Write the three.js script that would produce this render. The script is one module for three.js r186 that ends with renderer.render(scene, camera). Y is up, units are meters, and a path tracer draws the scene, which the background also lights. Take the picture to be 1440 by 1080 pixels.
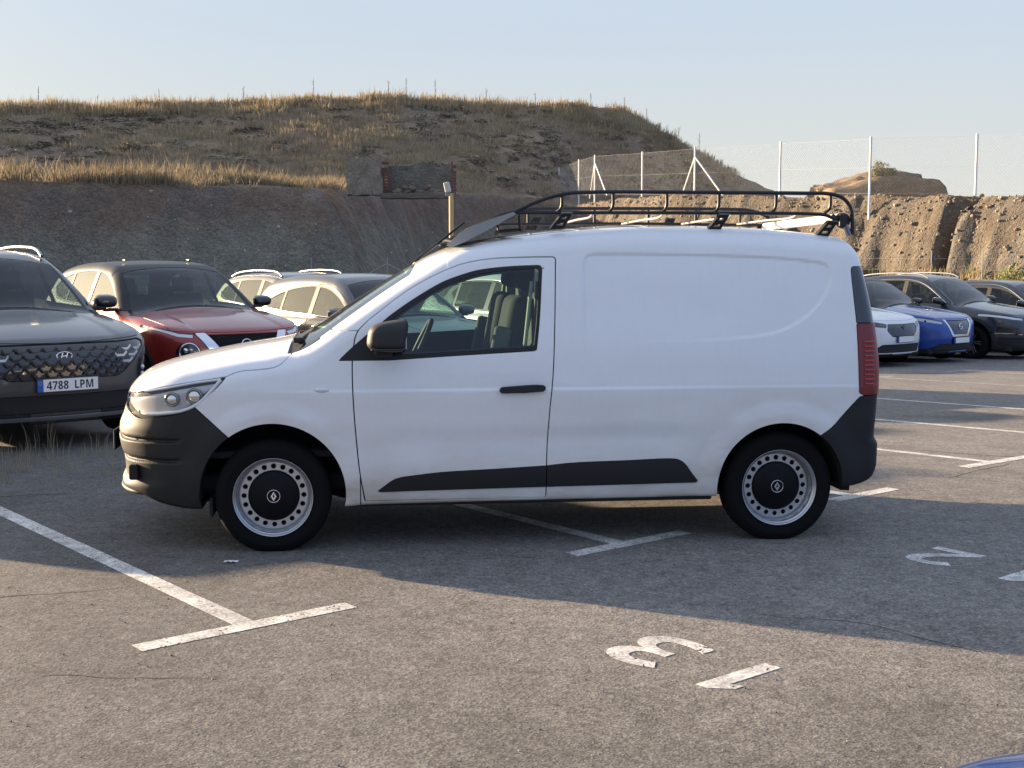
import * as THREE from 'three';
import { mergeGeometries, toCreasedNormals } from 'three/addons/utils/BufferGeometryUtils.js';
import { RoundedBoxGeometry } from 'three/addons/geometries/RoundedBoxGeometry.js';
import { TextGeometry } from 'three/addons/geometries/TextGeometry.js';
import { FontLoader } from 'three/addons/loaders/FontLoader.js';

// ------------------------------------------------------------------ camera, sky, sun, exposure
const scene = new THREE.Scene();
const camera = new THREE.PerspectiveCamera(33.2, 4 / 3, 0.1, 3000);
camera.position.set(0, 1.606, 0);
camera.rotation.set(-0.10016, 0, 0);
const renderer = new THREE.WebGLRenderer({ antialias: true });
renderer.toneMapping = THREE.LinearToneMapping;
renderer.toneMappingExposure = 5.25;
renderer.shadowMap.enabled = true;

const sunDir = new THREE.Vector3(-4.47, .94, -2.48).normalize();
{
  const w = 512, h = 256, data = new Float32Array(w * h * 4), d = new THREE.Vector3();
  const mixc = (a, b, t) => a.map((v, i) => v + (b[i] - v) * t);
  for (let j = 0; j < h; j++) for (let i = 0; i < w; i++) {
    const el = ((j + .5) / h - .5) * Math.PI, az = ((i + .5) / w - .5) * 2 * Math.PI;
    d.set(Math.cos(el) * Math.cos(az), Math.sin(el), Math.cos(el) * Math.sin(az));
    const e = Math.max(0, Math.sin(el)), sd = d.dot(sunDir);
    let c = mixc([.152, .148, .132], [.117, .136, .152], Math.min(1, e / .17));
    c = mixc(c, [.108, .128, .175], Math.min(1, Math.max(0, (e - .10) / .75)) ** .75);
    const back = Math.max(0, Math.min(1, .20 - 1.15 * sd)) * (1 - e);   // the bluish band opposite the sun
    c = mixc(c, [.056, .098, .196], .85 * back);
    const g = Math.exp((sd - 1) * 11), g2 = Math.exp((sd - 1) * 34), low = Math.exp(-e * 3.2);
    c = [c[0] + .34 * g * low + 1.0 * g2, c[1] + .265 * g * low + 0.8 * g2, c[2] + .12 * g * low + .5 * g2];
    const k = (j * w + i) * 4;
    data[k] = c[0]; data[k + 1] = c[1]; data[k + 2] = c[2]; data[k + 3] = 1;
  }
  const t = new THREE.DataTexture(data, w, h, THREE.RGBAFormat, THREE.FloatType);
  t.mapping = THREE.EquirectangularReflectionMapping; t.magFilter = t.minFilter = THREE.LinearFilter; t.needsUpdate = true;
  scene.background = t; scene.environment = t;
}
const sun = new THREE.DirectionalLight(new THREE.Color().setRGB(1, .75, .49), 3.35);
sun.position.copy(sunDir).multiplyScalar(120); sun.target.position.set(0, 0, -10);
sun.castShadow = true; sun.shadow.mapSize.set(4096, 4096); sun.shadow.radius = 1.2;
Object.assign(sun.shadow.camera, { left: -50, right: 50, top: 40, bottom: -40, near: 1, far: 260 });
scene.add(sun, sun.target);

// ------------------------------------------------------------------ helpers
const { sin, cos, min, max, abs, sqrt, hypot, PI, floor, exp, log } = Math;
const clamp = (x, a = 0, b = 1) => min(b, max(a, x)), lerp = (a, b, t) => a + (b - a) * t;
const sstep = (a, b, x) => { const t = clamp((x - a) / (b - a)); return t * t * (3 - 2 * t); };
function rng(seed) { let s = seed | 0; return () => { s = (s + 0x6d2b79f5) | 0; let t = Math.imul(s ^ (s >>> 15), 1 | s); t = (t + Math.imul(t ^ (t >>> 7), 61 | t)) ^ t; return ((t ^ (t >>> 14)) >>> 0) / 4294967296; }; }
function hash(i, j, k = 0) { let t = Math.imul(i, 374761393) + Math.imul(j, 668265263) + Math.imul(k, 1274126177); t = Math.imul(t ^ (t >>> 13), 1274126177); return ((t ^ (t >>> 16)) >>> 0) / 4294967296; }
function vnoise(x, y, s = 0) {
  const i = floor(x), j = floor(y); let u = x - i, v = y - j; u = u * u * (3 - 2 * u); v = v * v * (3 - 2 * v);
  return lerp(lerp(hash(i, j, s), hash(i + 1, j, s), u), lerp(hash(i, j + 1, s), hash(i + 1, j + 1, s), u), v);
}
function fbm(x, y, o = 4, s = 0) { let a = .5, r = 0, n = 0; for (let i = 0; i < o; i++) { r += a * vnoise(x, y, s + i * 17); n += a; a *= .5; x *= 2.03; y *= 2.03; } return r / n; }
// monotone cubic through points
function curve(pts) {
  const n = pts.length, X = pts.map(p => p[0]), Y = pts.map(p => p[1]), d = [], m = new Array(n);
  for (let i = 0; i < n - 1; i++) d.push((Y[i + 1] - Y[i]) / (X[i + 1] - X[i]));
  m[0] = d[0]; m[n - 1] = d[n - 2];
  for (let i = 1; i < n - 1; i++) m[i] = d[i - 1] * d[i] <= 0 ? 0 : 2 * d[i - 1] * d[i] / (d[i - 1] + d[i]);
  return x => {
    if (x <= X[0]) return Y[0]; if (x >= X[n - 1]) return Y[n - 1];
    let i = 0; while (x > X[i + 1]) i++;
    const h = X[i + 1] - X[i], t = (x - X[i]) / h, t2 = t * t, t3 = t2 * t;
    return Y[i] * (2 * t3 - 3 * t2 + 1) + h * m[i] * (t3 - 2 * t2 + t) + Y[i + 1] * (3 * t2 - 2 * t3) + h * m[i + 1] * (t3 - t2);
  };
}
// smooth open spline through points -> more points (for outlines)
function smooth(pts, k = 5) {
  if (pts.length < 3) return pts;
  const c = new THREE.CatmullRomCurve3(pts.map(p => new THREE.Vector3(p[0], p[1], 0)), false, 'centripetal');
  return c.getPoints((pts.length - 1) * k).map(p => [p.x, p.y]);
}
const outline = (...segs) => segs.flatMap(s => smooth(s));
function poly(pts) {                                                // signed distance, negative inside
  const n = pts.length; let x0 = 1e9, x1 = -1e9, y0 = 1e9, y1 = -1e9;
  for (const [x, y] of pts) { x0 = min(x0, x); x1 = max(x1, x); y0 = min(y0, y); y1 = max(y1, y); }
  return (x, y) => {
    const bx = max(x0 - x, x - x1), by = max(y0 - y, y - y1);
    if (bx > .1 || by > .1) return max(bx, by);
    let d = 1e9, s = 1;
    for (let i = 0, j = n - 1; i < n; j = i++) {
      const ax = pts[i][0], ay = pts[i][1], ex = pts[j][0] - ax, ey = pts[j][1] - ay, wx = x - ax, wy = y - ay;
      const t = clamp((wx * ex + wy * ey) / (ex * ex + ey * ey + 1e-12)), qx = wx - ex * t, qy = wy - ey * t;
      d = min(d, qx * qx + qy * qy);
      const c1 = y >= ay, c2 = y < pts[j][1], c3 = ex * wy > ey * wx;
      if ((c1 && c2 && c3) || (!c1 && !c2 && !c3)) s = -s;
    }
    return s * sqrt(d);
  };
}
function smax(a, b, r) { return a > -r && b > -r ? -r + hypot(a + r, b + r) : max(a, b); }

// surface of an implicit solid as a mesh
function netMesh(F, lo, hi, h) {
  const n = [0, 1, 2].map(a => Math.ceil((hi[a] - lo[a]) / h / 8) * 8), [nx, ny, nz] = n, sy = nx + 1, sz = sy * (ny + 1);
  const V = new Float32Array(sz * (nz + 1)), at = (i, j, k) => i + j * sy + k * sz, act = [];
  for (let K = 0; K < nz; K += 8) for (let J = 0; J < ny; J += 8) for (let I = 0; I < nx; I += 8) {
    const f = F(lo[0] + (I + 4) * h, lo[1] + (J + 4) * h, lo[2] + (K + 4) * h);
    if (abs(f) < h * 8 * 1.25) act.push([I, J, K]); else for (let k = 0; k <= 8; k++) for (let j = 0; j <= 8; j++) { const o = at(I, J + j, K + k); for (let i = 0; i <= 8; i++) V[o + i] = f; }
  }
  for (const [I, J, K] of act) for (let k = 0; k <= 8; k++) for (let j = 0; j <= 8; j++) for (let i = 0; i <= 8; i++) V[at(I + i, J + j, K + k)] = F(lo[0] + (I + i) * h, lo[1] + (J + j) * h, lo[2] + (K + k) * h);
  const id = new Int32Array(V.length).fill(-1), p = [], t = [], e = .003;
  for (const [I, J, K] of act) for (let k = K; k < K + 8; k++) for (let j = J; j < J + 8; j++) for (let i = I; i < I + 8; i++) {
    let m = 0; const o = at(i, j, k);
    for (let c = 0; c < 8; c++) if (V[o + (c & 1) + (c >> 1 & 1) * sy + (c >> 2) * sz] < 0) m |= 1 << c;
    if (m === 0 || m === 255) continue;
    let x = 0, y = 0, z = 0, q = 0;
    for (let a = 0; a < 8; a++) for (const b of [1, 2, 4]) if (!(a & b)) {
      const c = a | b, ia = m >> a & 1, ib = m >> c & 1; if (ia === ib) continue;
      const va = V[o + (a & 1) + (a >> 1 & 1) * sy + (a >> 2) * sz], vb = V[o + (c & 1) + (c >> 1 & 1) * sy + (c >> 2) * sz], s = va / (va - vb);
      x += (a & 1) + s * ((b === 1) | 0); y += (a >> 1 & 1) + s * ((b === 2) | 0); z += (a >> 2) + s * ((b === 4) | 0); q++;
    }
    let P = [lo[0] + (i + x / q) * h, lo[1] + (j + y / q) * h, lo[2] + (k + z / q) * h];
    for (let s = 0; s < 2; s++) {
      const f = F(P[0], P[1], P[2]), gx = (F(P[0] + e, P[1], P[2]) - f) / e, gy = (F(P[0], P[1] + e, P[2]) - f) / e, gz = (F(P[0], P[1], P[2] + e) - f) / e, g = max(.2, gx * gx + gy * gy + gz * gz), l = clamp(f / g, -h, h);
      P = [P[0] - l * gx, P[1] - l * gy, P[2] - l * gz];
    }
    id[o] = p.length / 3; p.push(...P);
  }
  const quad = (a, b, c, d, flip) => { if (a < 0 || b < 0 || c < 0 || d < 0) return; flip ? t.push(a, c, b, a, d, c) : t.push(a, b, c, a, c, d); };
  for (const [I, J, K] of act) for (let k = K; k < K + 8; k++) for (let j = J; j < J + 8; j++) for (let i = I; i < I + 8; i++) {
    const o = at(i, j, k), s = V[o] < 0;
    if (j && k && s !== (V[o + 1] < 0)) quad(id[o - sy - sz], id[o - sz], id[o], id[o - sy], !s);
    if (i && k && s !== (V[o + sy] < 0)) quad(id[o - 1 - sz], id[o - 1], id[o], id[o - sz], !s);
    if (i && j && s !== (V[o + sz] < 0)) quad(id[o - 1 - sy], id[o - sy], id[o], id[o - 1], !s);
  }
  return { p: new Float32Array(p), t: new Uint32Array(t) };
}
function cutAt(M, v, lev, wantIn) {
  const n = v.length, map = new Int32Array(n).fill(-1), p = [], t = [], ed = new Map(), P = M.p;
  const keep = i => wantIn ? v[i] < lev : v[i] >= lev;
  const vert = i => { if (map[i] < 0) { map[i] = p.length / 3; p.push(P[3 * i], P[3 * i + 1], P[3 * i + 2]); } return map[i]; };
  const mid = (i, j) => {
    if (i > j) [i, j] = [j, i]; const key = i * n + j; let r = ed.get(key);
    if (r === undefined) { const s = clamp((lev - v[i]) / (v[j] - v[i] || 1e-9), .02, .98); r = p.length / 3; for (let a = 0; a < 3; a++) p.push(lerp(P[3 * i + a], P[3 * j + a], s)); ed.set(key, r); }
    return r;
  };
  const T = M.t;
  for (let q = 0; q < T.length; q += 3) {
    const a = T[q], b = T[q + 1], c = T[q + 2], A = keep(a), B = keep(b), C = keep(c), k = A + B + C;
    if (k === 3) t.push(vert(a), vert(b), vert(c));
    else if (k) {
      const r = k === 1 ? (A ? [a, b, c] : B ? [b, c, a] : [c, a, b]) : (!A ? [a, b, c] : !B ? [b, c, a] : [c, a, b]);
      const m1 = mid(r[0], r[1]), m2 = mid(r[0], r[2]);
      if (k === 1) t.push(vert(r[0]), m1, m2);
      else { const x = vert(r[1]), y = vert(r[2]); t.push(m1, x, y, m1, y, m2); }
    }
  }
  return { p: new Float32Array(p), t: new Uint32Array(t) };
}
const valuesOf = (M, f) => { const n = M.p.length / 3, v = new Float32Array(n); for (let i = 0; i < n; i++) v[i] = f(M.p[3 * i], M.p[3 * i + 1], M.p[3 * i + 2]); return v; };
// cut the part where f < 0 out of M; both sides step back by gap
function take(M, f, gap = .0025) {
  const v = valuesOf(M, f), a = cutAt(M, v, -gap, true), b = cutAt(M, v, gap, false);
  M.p = b.p; M.t = b.t; return a;
}
function shell(M, F, off = 0, skirt = .012, es = .0035) {
  const n = M.p.length / 3, N = new Float32Array(n * 3), p = new Float32Array(n * 3);
  for (let i = 0; i < n; i++) {
    const x = M.p[3 * i], y = M.p[3 * i + 1], z = M.p[3 * i + 2];
    let a = F(x + es, y, z) - F(x - es, y, z), b = F(x, y + es, z) - F(x, y - es, z), c = F(x, y, z + es) - F(x, y, z - es); const l = hypot(a, b, c) || 1;
    a /= l; b /= l; c /= l; N[3 * i] = a; N[3 * i + 1] = b; N[3 * i + 2] = c; p[3 * i] = x + a * off; p[3 * i + 1] = y + b * off; p[3 * i + 2] = z + c * off;
  }
  let pos = p, nor = N, idx = M.t;
  if (skirt) {
    const ed = new Map(), T = M.t;
    for (let q = 0; q < T.length; q += 3) for (let s = 0; s < 3; s++) { const a = T[q + s], b = T[q + (s + 1) % 3], k = min(a, b) * n + max(a, b); ed.has(k) ? ed.delete(k) : ed.set(k, [a, b]); }
    const np = [...ed.values()], P2 = new Float32Array(n * 3 + np.length * 12), N2 = new Float32Array(P2.length), I2 = [];
    P2.set(p); N2.set(N); let o = n;
    for (const [a, b] of np) {
      const ax = p[3 * a], ay = p[3 * a + 1], az = p[3 * a + 2], ex = p[3 * b] - ax, ey = p[3 * b + 1] - ay, ez = p[3 * b + 2] - az;
      const nx = N[3 * a], ny = N[3 * a + 1], nz = N[3 * a + 2]; let lx = ey * nz - ez * ny, ly = ez * nx - ex * nz, lz = ex * ny - ey * nx; const l = hypot(lx, ly, lz) || 1; lx /= l; ly /= l; lz /= l;
      [a, b].forEach((v, q) => {
        for (let c = 0; c < 3; c++) { P2[(o + q) * 3 + c] = p[3 * v + c]; P2[(o + q + 2) * 3 + c] = p[3 * v + c] - N[3 * v + c] * skirt; }
        const L = [lx, ly, lz]; for (let c = 0; c < 3; c++) N2[(o + q) * 3 + c] = N2[(o + q + 2) * 3 + c] = L[c] * .9 + N[3 * v + c] * .3;
      });
      I2.push(o + 1, o, o + 2, o + 1, o + 2, o + 3); o += 4;
    }
    pos = P2; nor = N2; idx = new Uint32Array(T.length + I2.length); idx.set(T); idx.set(I2, T.length);
  }
  const g = new THREE.BufferGeometry();
  g.setAttribute('position', new THREE.BufferAttribute(pos, 3)); g.setAttribute('normal', new THREE.BufferAttribute(nor, 3));
  const uv = new Float32Array(pos.length / 3 * 2); for (let i = 0; i < uv.length / 2; i++) { uv[2 * i] = pos[3 * i]; uv[2 * i + 1] = pos[3 * i + 1]; }
  g.setAttribute('uv', new THREE.BufferAttribute(uv, 2)); g.setIndex(new THREE.BufferAttribute(idx, 1));
  return g;
}

const counts = {};
function numbered(name) { const k = counts[name] = (counts[name] ?? -1) + 1; return k ? `${name}_${String(k).padStart(3, '0')}` : name; }
function tag(o, label, category, group, kind) { if (label) o.userData.label = label; if (category) o.userData.category = category; if (group) o.userData.group = group; if (kind) o.userData.kind = kind; return o; }
function shadow(o) { o.castShadow = o.receiveShadow = true; return o; }
function thing(name, label, category, pos = [0, 0, 0], turn = 0, group) {
  const o = new THREE.Group(); o.name = numbered(name); o.position.set(...pos); o.rotation.y = turn; scene.add(o); return tag(o, label, category, group);
}
function part(name, geo, mat, parent, pos, rot) {
  const m = shadow(new THREE.Mesh(geo, mat)); m.name = name; if (pos) m.position.set(...pos); if (rot) m.rotation.set(...rot); parent.add(m); return m;
}
function struct(name, geo, mat, kind = 'structure') { const m = shadow(new THREE.Mesh(geo, mat)); m.name = name; m.userData.kind = kind; scene.add(m); return m; }
const bx = (w, h, d, x = 0, y = 0, z = 0, r = .004) => { const g = r ? new RoundedBoxGeometry(w, h, d, 2, min(r, w / 2.01, h / 2.01, d / 2.01)) : new THREE.BoxGeometry(w, h, d); return g.translate(x, y, z); };
const bar = (a, b, r = .01, seg = 8, r2 = r) => {
  const A = new THREE.Vector3(...a), B = new THREE.Vector3(...b), d = B.clone().sub(A), g = new THREE.CylinderGeometry(r2, r, d.length(), seg);
  g.applyQuaternion(new THREE.Quaternion().setFromUnitVectors(new THREE.Vector3(0, 1, 0), d.normalize())); g.translate((A.x + B.x) / 2, (A.y + B.y) / 2, (A.z + B.z) / 2); return g;
};
const tube = (pts, r, seg = 8, n = 0, closed = false) => new THREE.TubeGeometry(new THREE.CatmullRomCurve3(pts.map(p => new THREE.Vector3(...p)), closed, 'centripetal'), n || pts.length * 8, r, seg, closed);
const merge = a => mergeGeometries(a.map(g => { const q = g.index ? g.toNonIndexed() : g.clone(); for (const k of Object.keys(q.attributes)) if (!['position', 'normal', 'uv'].includes(k)) q.deleteAttribute(k); return q; }));
const lin = (r, g, b) => new THREE.Color().setRGB(r, g, b);
const std = (c, roughness = .7, metalness = 0, o = {}) => new THREE.MeshStandardMaterial({ color: lin(...c), roughness, metalness, ...o });
const paint = (c, metalness = 0, roughness = .4, cr = .05) => new THREE.MeshPhysicalMaterial({ color: lin(...c), metalness, roughness, clearcoat: 1, clearcoatRoughness: cr });
const glass = (c, rough = .02) => new THREE.MeshPhysicalMaterial({ color: lin(...c), transmission: 1, thickness: 0, roughness: rough, ior: 1.5 });
const M = {
  white: paint([.80, .81, .82], 0, .45, .04), blackPlastic: std([.009, .0095, .0105], .6), darkPlastic: std([.018, .0185, .020], .6), under: std([.012, .012, .013], .85),
  tyre: new THREE.MeshPhysicalMaterial({ color: lin(.006, .0062, .007), roughness: .9, specularIntensity: .35 }), steel: std([.55, .56, .58], .34, .85), capBlack: new THREE.MeshPhysicalMaterial({ color: lin(.004, .0043, .006), roughness: .45, specularIntensity: .35 }), chrome: std([.75, .76, .78], .15, 1), darkChrome: std([.22, .23, .25], .22, .9),
  rackBlack: std([.008, .008, .009], .4), alu: std([.30, .30, .29], .55, .3), railAlu: std([.40, .41, .42], .4, .6), pvc: std([.72, .70, .66], .5), vanGlass: glass([.62, .76, .72]), carGlass: glass([.30, .36, .36]), lens: glass([.95, .95, .95], .03),
  redLens: new THREE.MeshPhysicalMaterial({ color: lin(.17, .010, .011), roughness: .4, clearcoat: .3, clearcoatRoughness: .1 }), redBar: std([.50, .06, .05], .3), roofBlack: new THREE.MeshPhysicalMaterial({ color: lin(.008, .008, .010), roughness: .5, clearcoat: .3, clearcoatRoughness: .2, specularIntensity: .5 }), reflector: std([.8, .8, .8], .2, .95), lampInner: std([.46, .47, .49], .3, .35),
  seat: std([.016, .017, .019], .9), seatGrey: std([.11, .115, .11], .95), trim: std([.30, .32, .26], .8), gloss: paint([.010, .010, .011], 0, .3, .03), drl: std([.7, .72, .75], .2, .3), amber: std([.75, .45, .2], .25),
};

// ------------------------------------------------------------------ ground
const rise = z => max(-.62, -.03 * log(1 + exp((-z - 9.5) * 2)) / 2);
const A = [-.636, -.772], B = [.772, -.636];                       // along the bays, along the row of cars
function noiseTexture(n, fn, srgb = true) {
  const d = new Uint8Array(n * n * 4);
  for (let j = 0; j < n; j++) for (let i = 0; i < n; i++) { const c = fn(i, j, n), k = (j * n + i) * 4; d[k] = clamp(c[0]) * 255; d[k + 1] = clamp(c[1]) * 255; d[k + 2] = clamp(c[2]) * 255; d[k + 3] = c[3] === undefined ? 255 : clamp(c[3]) * 255; }
  const t = new THREE.DataTexture(d, n, n); t.wrapS = t.wrapT = THREE.RepeatWrapping; t.magFilter = THREE.LinearFilter; t.minFilter = THREE.LinearMipmapLinearFilter; t.generateMipmaps = true; if (srgb) t.colorSpace = THREE.SRGBColorSpace; t.needsUpdate = true; return t;
}
const pnoise = (i, j, n, cells, s) => { const x = i / n * cells, y = j / n * cells, a = floor(x), b = floor(y); let u = x - a, v = y - b; u = u * u * (3 - 2 * u); v = v * v * (3 - 2 * v); const H = (p, q) => hash((p + cells) % cells, (q + cells) % cells, s); return lerp(lerp(H(a, b), H(a + 1, b), u), lerp(H(a, b + 1), H(a + 1, b + 1), u), v); };
const grain = new Float32Array(1024 * 1024);
for (let j = 0; j < 1024; j++) for (let i = 0; i < 1024; i++) {
  const a = pnoise(i, j, 1024, 340, 1), b = pnoise(i, j, 1024, 170, 2), c = pnoise(i, j, 1024, 64, 3), d = pnoise(i, j, 1024, 20, 4);
  grain[j * 1024 + i] = .42 * a + .30 * b + .16 * c + .12 * d;
}
const asphaltMap = noiseTexture(1024, (i, j) => {
  const g = grain[j * 1024 + i], st = pnoise(i, j, 1024, 256, 9), q = pnoise(i, j, 1024, 128, 11);
  let v = .61 + (g - .5) * .62; if (st > .90) v += (st - .90) * 2.4; if (q > .93) v -= (q - .93) * 4.5;
  return [v, v * .985, v * .965];
});
const asphaltBump = noiseTexture(1024, (i, j) => { const g = grain[j * 1024 + i]; return [g, g, g]; }, false);
const asphalt = new THREE.MeshStandardMaterial({ vertexColors: true, map: asphaltMap, bumpMap: asphaltBump, bumpScale: .0022, roughness: .93 });
{
  const xs = [], zs = [];
  for (let x = -70; x <= 70; x += abs(x) < 9 ? .25 : 2) xs.push(x);
  for (let z = 40; z >= -95; z -= z < 1 && z > -24 ? .25 : 2) zs.push(z);
  const p = [], c = [], uv = [], idx = [];
  for (const z of zs) for (const x of xs) {
    p.push(x, rise(z), z); uv.push(x / 1.9, z / 1.9);
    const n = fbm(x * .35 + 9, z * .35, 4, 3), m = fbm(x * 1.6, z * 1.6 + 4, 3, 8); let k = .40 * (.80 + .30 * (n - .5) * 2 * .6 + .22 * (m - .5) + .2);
    const u = x * A[0] + z * A[1];                                  // paving lanes laid along the row
    for (const q of [1.6, 3.1]) k *= 1 - .07 * exp(-(((-u - q) / .28) ** 2)) * (.4 + n);
    k *= 1 + .05 * (floor((u + .4) / 3.4) % 2);
    k *= 1 - .30 * sstep(.62, .80, fbm(x * .9 + 31, z * .9 + 7, 3, 21)) - .22 * sstep(.60, .72, fbm(x * 2.3 + 11, z * 2.3 + 5, 3, 27)) * sstep(.45, .6, fbm(x * .4, z * .4 + 60, 2, 29));
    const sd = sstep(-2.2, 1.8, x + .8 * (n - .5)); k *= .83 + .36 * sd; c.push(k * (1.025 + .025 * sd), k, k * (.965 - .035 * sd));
  }
  const w = xs.length;
  for (let j = 0; j + 1 < zs.length; j++) for (let i = 0; i + 1 < w; i++) { const a = j * w + i; idx.push(a, a + 1, a + w, a + 1, a + w + 1, a + w); }
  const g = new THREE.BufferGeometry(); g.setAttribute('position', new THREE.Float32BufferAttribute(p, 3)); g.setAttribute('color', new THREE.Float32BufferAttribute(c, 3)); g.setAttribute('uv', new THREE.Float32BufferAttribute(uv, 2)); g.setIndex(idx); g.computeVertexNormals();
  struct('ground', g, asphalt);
  const far = new THREE.PlaneGeometry(1600, 1600); far.rotateX(-PI / 2); far.translate(0, -.75, 0);
  struct('outer_ground', far, std([.16, .12, .085], .95));
}
// old cracks and a paving seam
{
  const R = rng(404), gs = [];
  const crack = (x, z, a, L, w) => { const p = [], idx = []; let n = floor(L / .07); for (let i = 0; i <= n; i++) { const ww = w * (.35 + .9 * R()) * sin(PI * clamp((i + .6) / (n + 1.2))); p.push(x - sin(a) * ww, rise(z) + .0015, z + cos(a) * ww, x + sin(a) * ww, rise(z) + .0015, z - cos(a) * ww); x += cos(a) * .07; z += sin(a) * .07; a += (R() - .5) * .55; if (i < n) idx.push(2 * i, 2 * i + 1, 2 * i + 2, 2 * i + 1, 2 * i + 3, 2 * i + 2); } const g = new THREE.BufferGeometry(); g.setAttribute('position', new THREE.Float32BufferAttribute(p, 3)); g.setAttribute('uv', new THREE.Float32BufferAttribute(new Float32Array(p.length / 3 * 2), 2)); g.setIndex(idx); g.computeVertexNormals(); gs.push(g); };
  crack(-4.2, -8.25, -.12, 1.5, .007); crack(-2.9, -5.75, -.25, 1.3, .005); crack(-1.9, -4.75, -.5, .9, .004); crack(1.2, -5.6, .3, 1.1, .004); crack(3.1, -10.9, .2, 2.4, .008); crack(3.0, -9.2, -.15, 1.4, .006);
  struct('pavement_cracks', merge(gs), std([.035, .033, .03], 1, 0, { side: THREE.DoubleSide }));
}
// painted markings: thin sheets that follow the slope, worn by an alpha map
const paintAlpha = noiseTexture(512, (i, j) => { const a = pnoise(i, j, 512, 128, 31), b = pnoise(i, j, 512, 40, 32), c = pnoise(i, j, 512, 9, 33), v = .55 * a + .3 * b + .25 * c; const o = v < .80 ? 1 : 0; return [o, o, o]; }, false);
const paintWear = noiseTexture(512, (i, j) => { const v = .765 + .26 * (pnoise(i, j, 512, 128, 5) - .5) + .20 * (pnoise(i, j, 512, 14, 6) - .5) - .25 * max(0, pnoise(i, j, 512, 64, 7) - .72); return [v, v * .985, v * .95]; });
const roadPaint = new THREE.MeshStandardMaterial({ map: paintWear, alphaMap: paintAlpha, alphaTest: .5, roughness: .85, side: THREE.DoubleSide });
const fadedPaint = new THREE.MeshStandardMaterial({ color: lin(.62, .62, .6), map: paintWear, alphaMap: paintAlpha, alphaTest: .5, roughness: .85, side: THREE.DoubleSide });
function strip(a, b, w, lift = .002) {
  const L = hypot(b[0] - a[0], b[1] - a[1]), n = Math.ceil(L / .25), dx = (b[0] - a[0]) / L, dz = (b[1] - a[1]) / L, p = [], uv = [], idx = [];
  for (let i = 0; i <= n; i++) for (const s of [-1, 1]) {
    const t = L * i / n, wob = w / 2 * (1 + .10 * (vnoise(t * 9, s * 5 + a[0] * 3, 4) - .5)), x = a[0] + dx * t - dz * s * wob, z = a[1] + dz * t + dx * s * wob;
    p.push(x, rise(z) + lift, z); uv.push(x / 1.1, z / 1.1);
  }
  for (let i = 0; i < n; i++) { const k = 2 * i; idx.push(k, k + 2, k + 1, k + 1, k + 2, k + 3); }
  const g = new THREE.BufferGeometry(); g.setAttribute('position', new THREE.Float32BufferAttribute(p, 3)); g.setAttribute('uv', new THREE.Float32BufferAttribute(uv, 2)); g.setIndex(idx); g.computeVertexNormals();
  if (g.attributes.normal.getY(0) < 0) { for (let i = 0; i < idx.length; i += 3) [idx[i], idx[i + 1]] = [idx[i + 1], idx[i]]; g.setIndex(idx); g.computeVertexNormals(); }
  return g;
}
function tMark(label, p, len, head, mat = roadPaint, w = .10) {
  const t = thing('bay_marking', label, 'road marking', [0, 0, 0], 0, 'painted T markings of the parking bays');
  const e = [p[0] + A[0] * len, p[1] + A[1] * len], s = [p[0] + A[0] * .052, p[1] + A[1] * .052];
  if (len) part('stem_line', strip(s, e, w), mat, t);
  if (head) part('head_line', strip([p[0] - B[0] * head[0], p[1] - B[1] * head[0]], [p[0] + B[0] * head[1], p[1] + B[1] * head[1]], w * 1.06), mat, t);
}
tMark('white T shaped bay line before the van, stem running to the left edge', [-1.144, -5.467], 4.6, [.51, .52]);
tMark('white T shaped bay line lying in the van\'s shadow under its sill', [.62, -7.05], 4.4, [.39, .50]);
tMark('white T shaped bay line just behind the van\'s rear wheel', [2.29, -8.50], 4.4, [.26, .45]);
tMark('white T shaped bay line right of the rear bumper, cut by the frame edge', [3.78, -10.02], 4.6, [.42, .70]);
tMark('long white bay line level with the van\'s rear bumper top', [5.5, -11.4], 5.4, null, roadPaint);
tMark('long white bay line crossing from shade into sun behind the van', [7.2, -13.0], 5.4, null, roadPaint);
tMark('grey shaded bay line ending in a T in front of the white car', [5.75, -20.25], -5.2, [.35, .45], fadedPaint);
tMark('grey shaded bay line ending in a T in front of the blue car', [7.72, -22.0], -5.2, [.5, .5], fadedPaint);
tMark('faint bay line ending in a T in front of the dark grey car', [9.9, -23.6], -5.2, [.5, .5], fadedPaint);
const font = await new FontLoader().loadAsync('fonts/droid/droid_sans_bold.typeface.json');
function numeral(label, ch, c, h, wide) {                            // lies on the ground, read from the far side
  const one = new THREE.Shape([[-.05, -.2], [.04, -.2], [.04, .2], [-.025, .2], [-.105, .125], [-.105, .075], [-.05, .10]].map(p => new THREE.Vector2(...p)));
  const g = ch === '1' ? new THREE.ExtrudeGeometry(one, { depth: .0006, bevelEnabled: false }) : new TextGeometry(ch, { font, size: h, depth: .0006, curveSegments: 6 }); g.computeBoundingBox(); const b = g.boundingBox;
  g.translate(-(b.min.x + b.max.x) / 2, -(b.min.y + b.max.y) / 2, 0);
  const q = g.attributes.position, u = g.attributes.uv;
  for (let i = 0; i < q.count; i++) { const X = q.getX(i) * wide, Y = q.getY(i), x = c[0] + X * A[0] - Y * B[0], z = c[1] + X * A[1] - Y * B[1]; q.setXYZ(i, x, rise(z) + .0015 + q.getZ(i), z); u.setXY(i, x / 1.1, z / 1.1); }
  g.computeVertexNormals();
  const m = shadow(new THREE.Mesh(g, roadPaint)); m.name = numbered('painted_number'); scene.add(m); tag(m, label, 'road marking', 'bay numbers painted on the asphalt'); return m;
}
numeral('white numeral 3 painted on sunlit asphalt in the right foreground', '3', [.585, -5.115], .40, 1.15);
numeral('white numeral 1 painted on sunlit asphalt nearest the bottom right', '1', [.885, -4.775], .40, .9);
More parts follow.
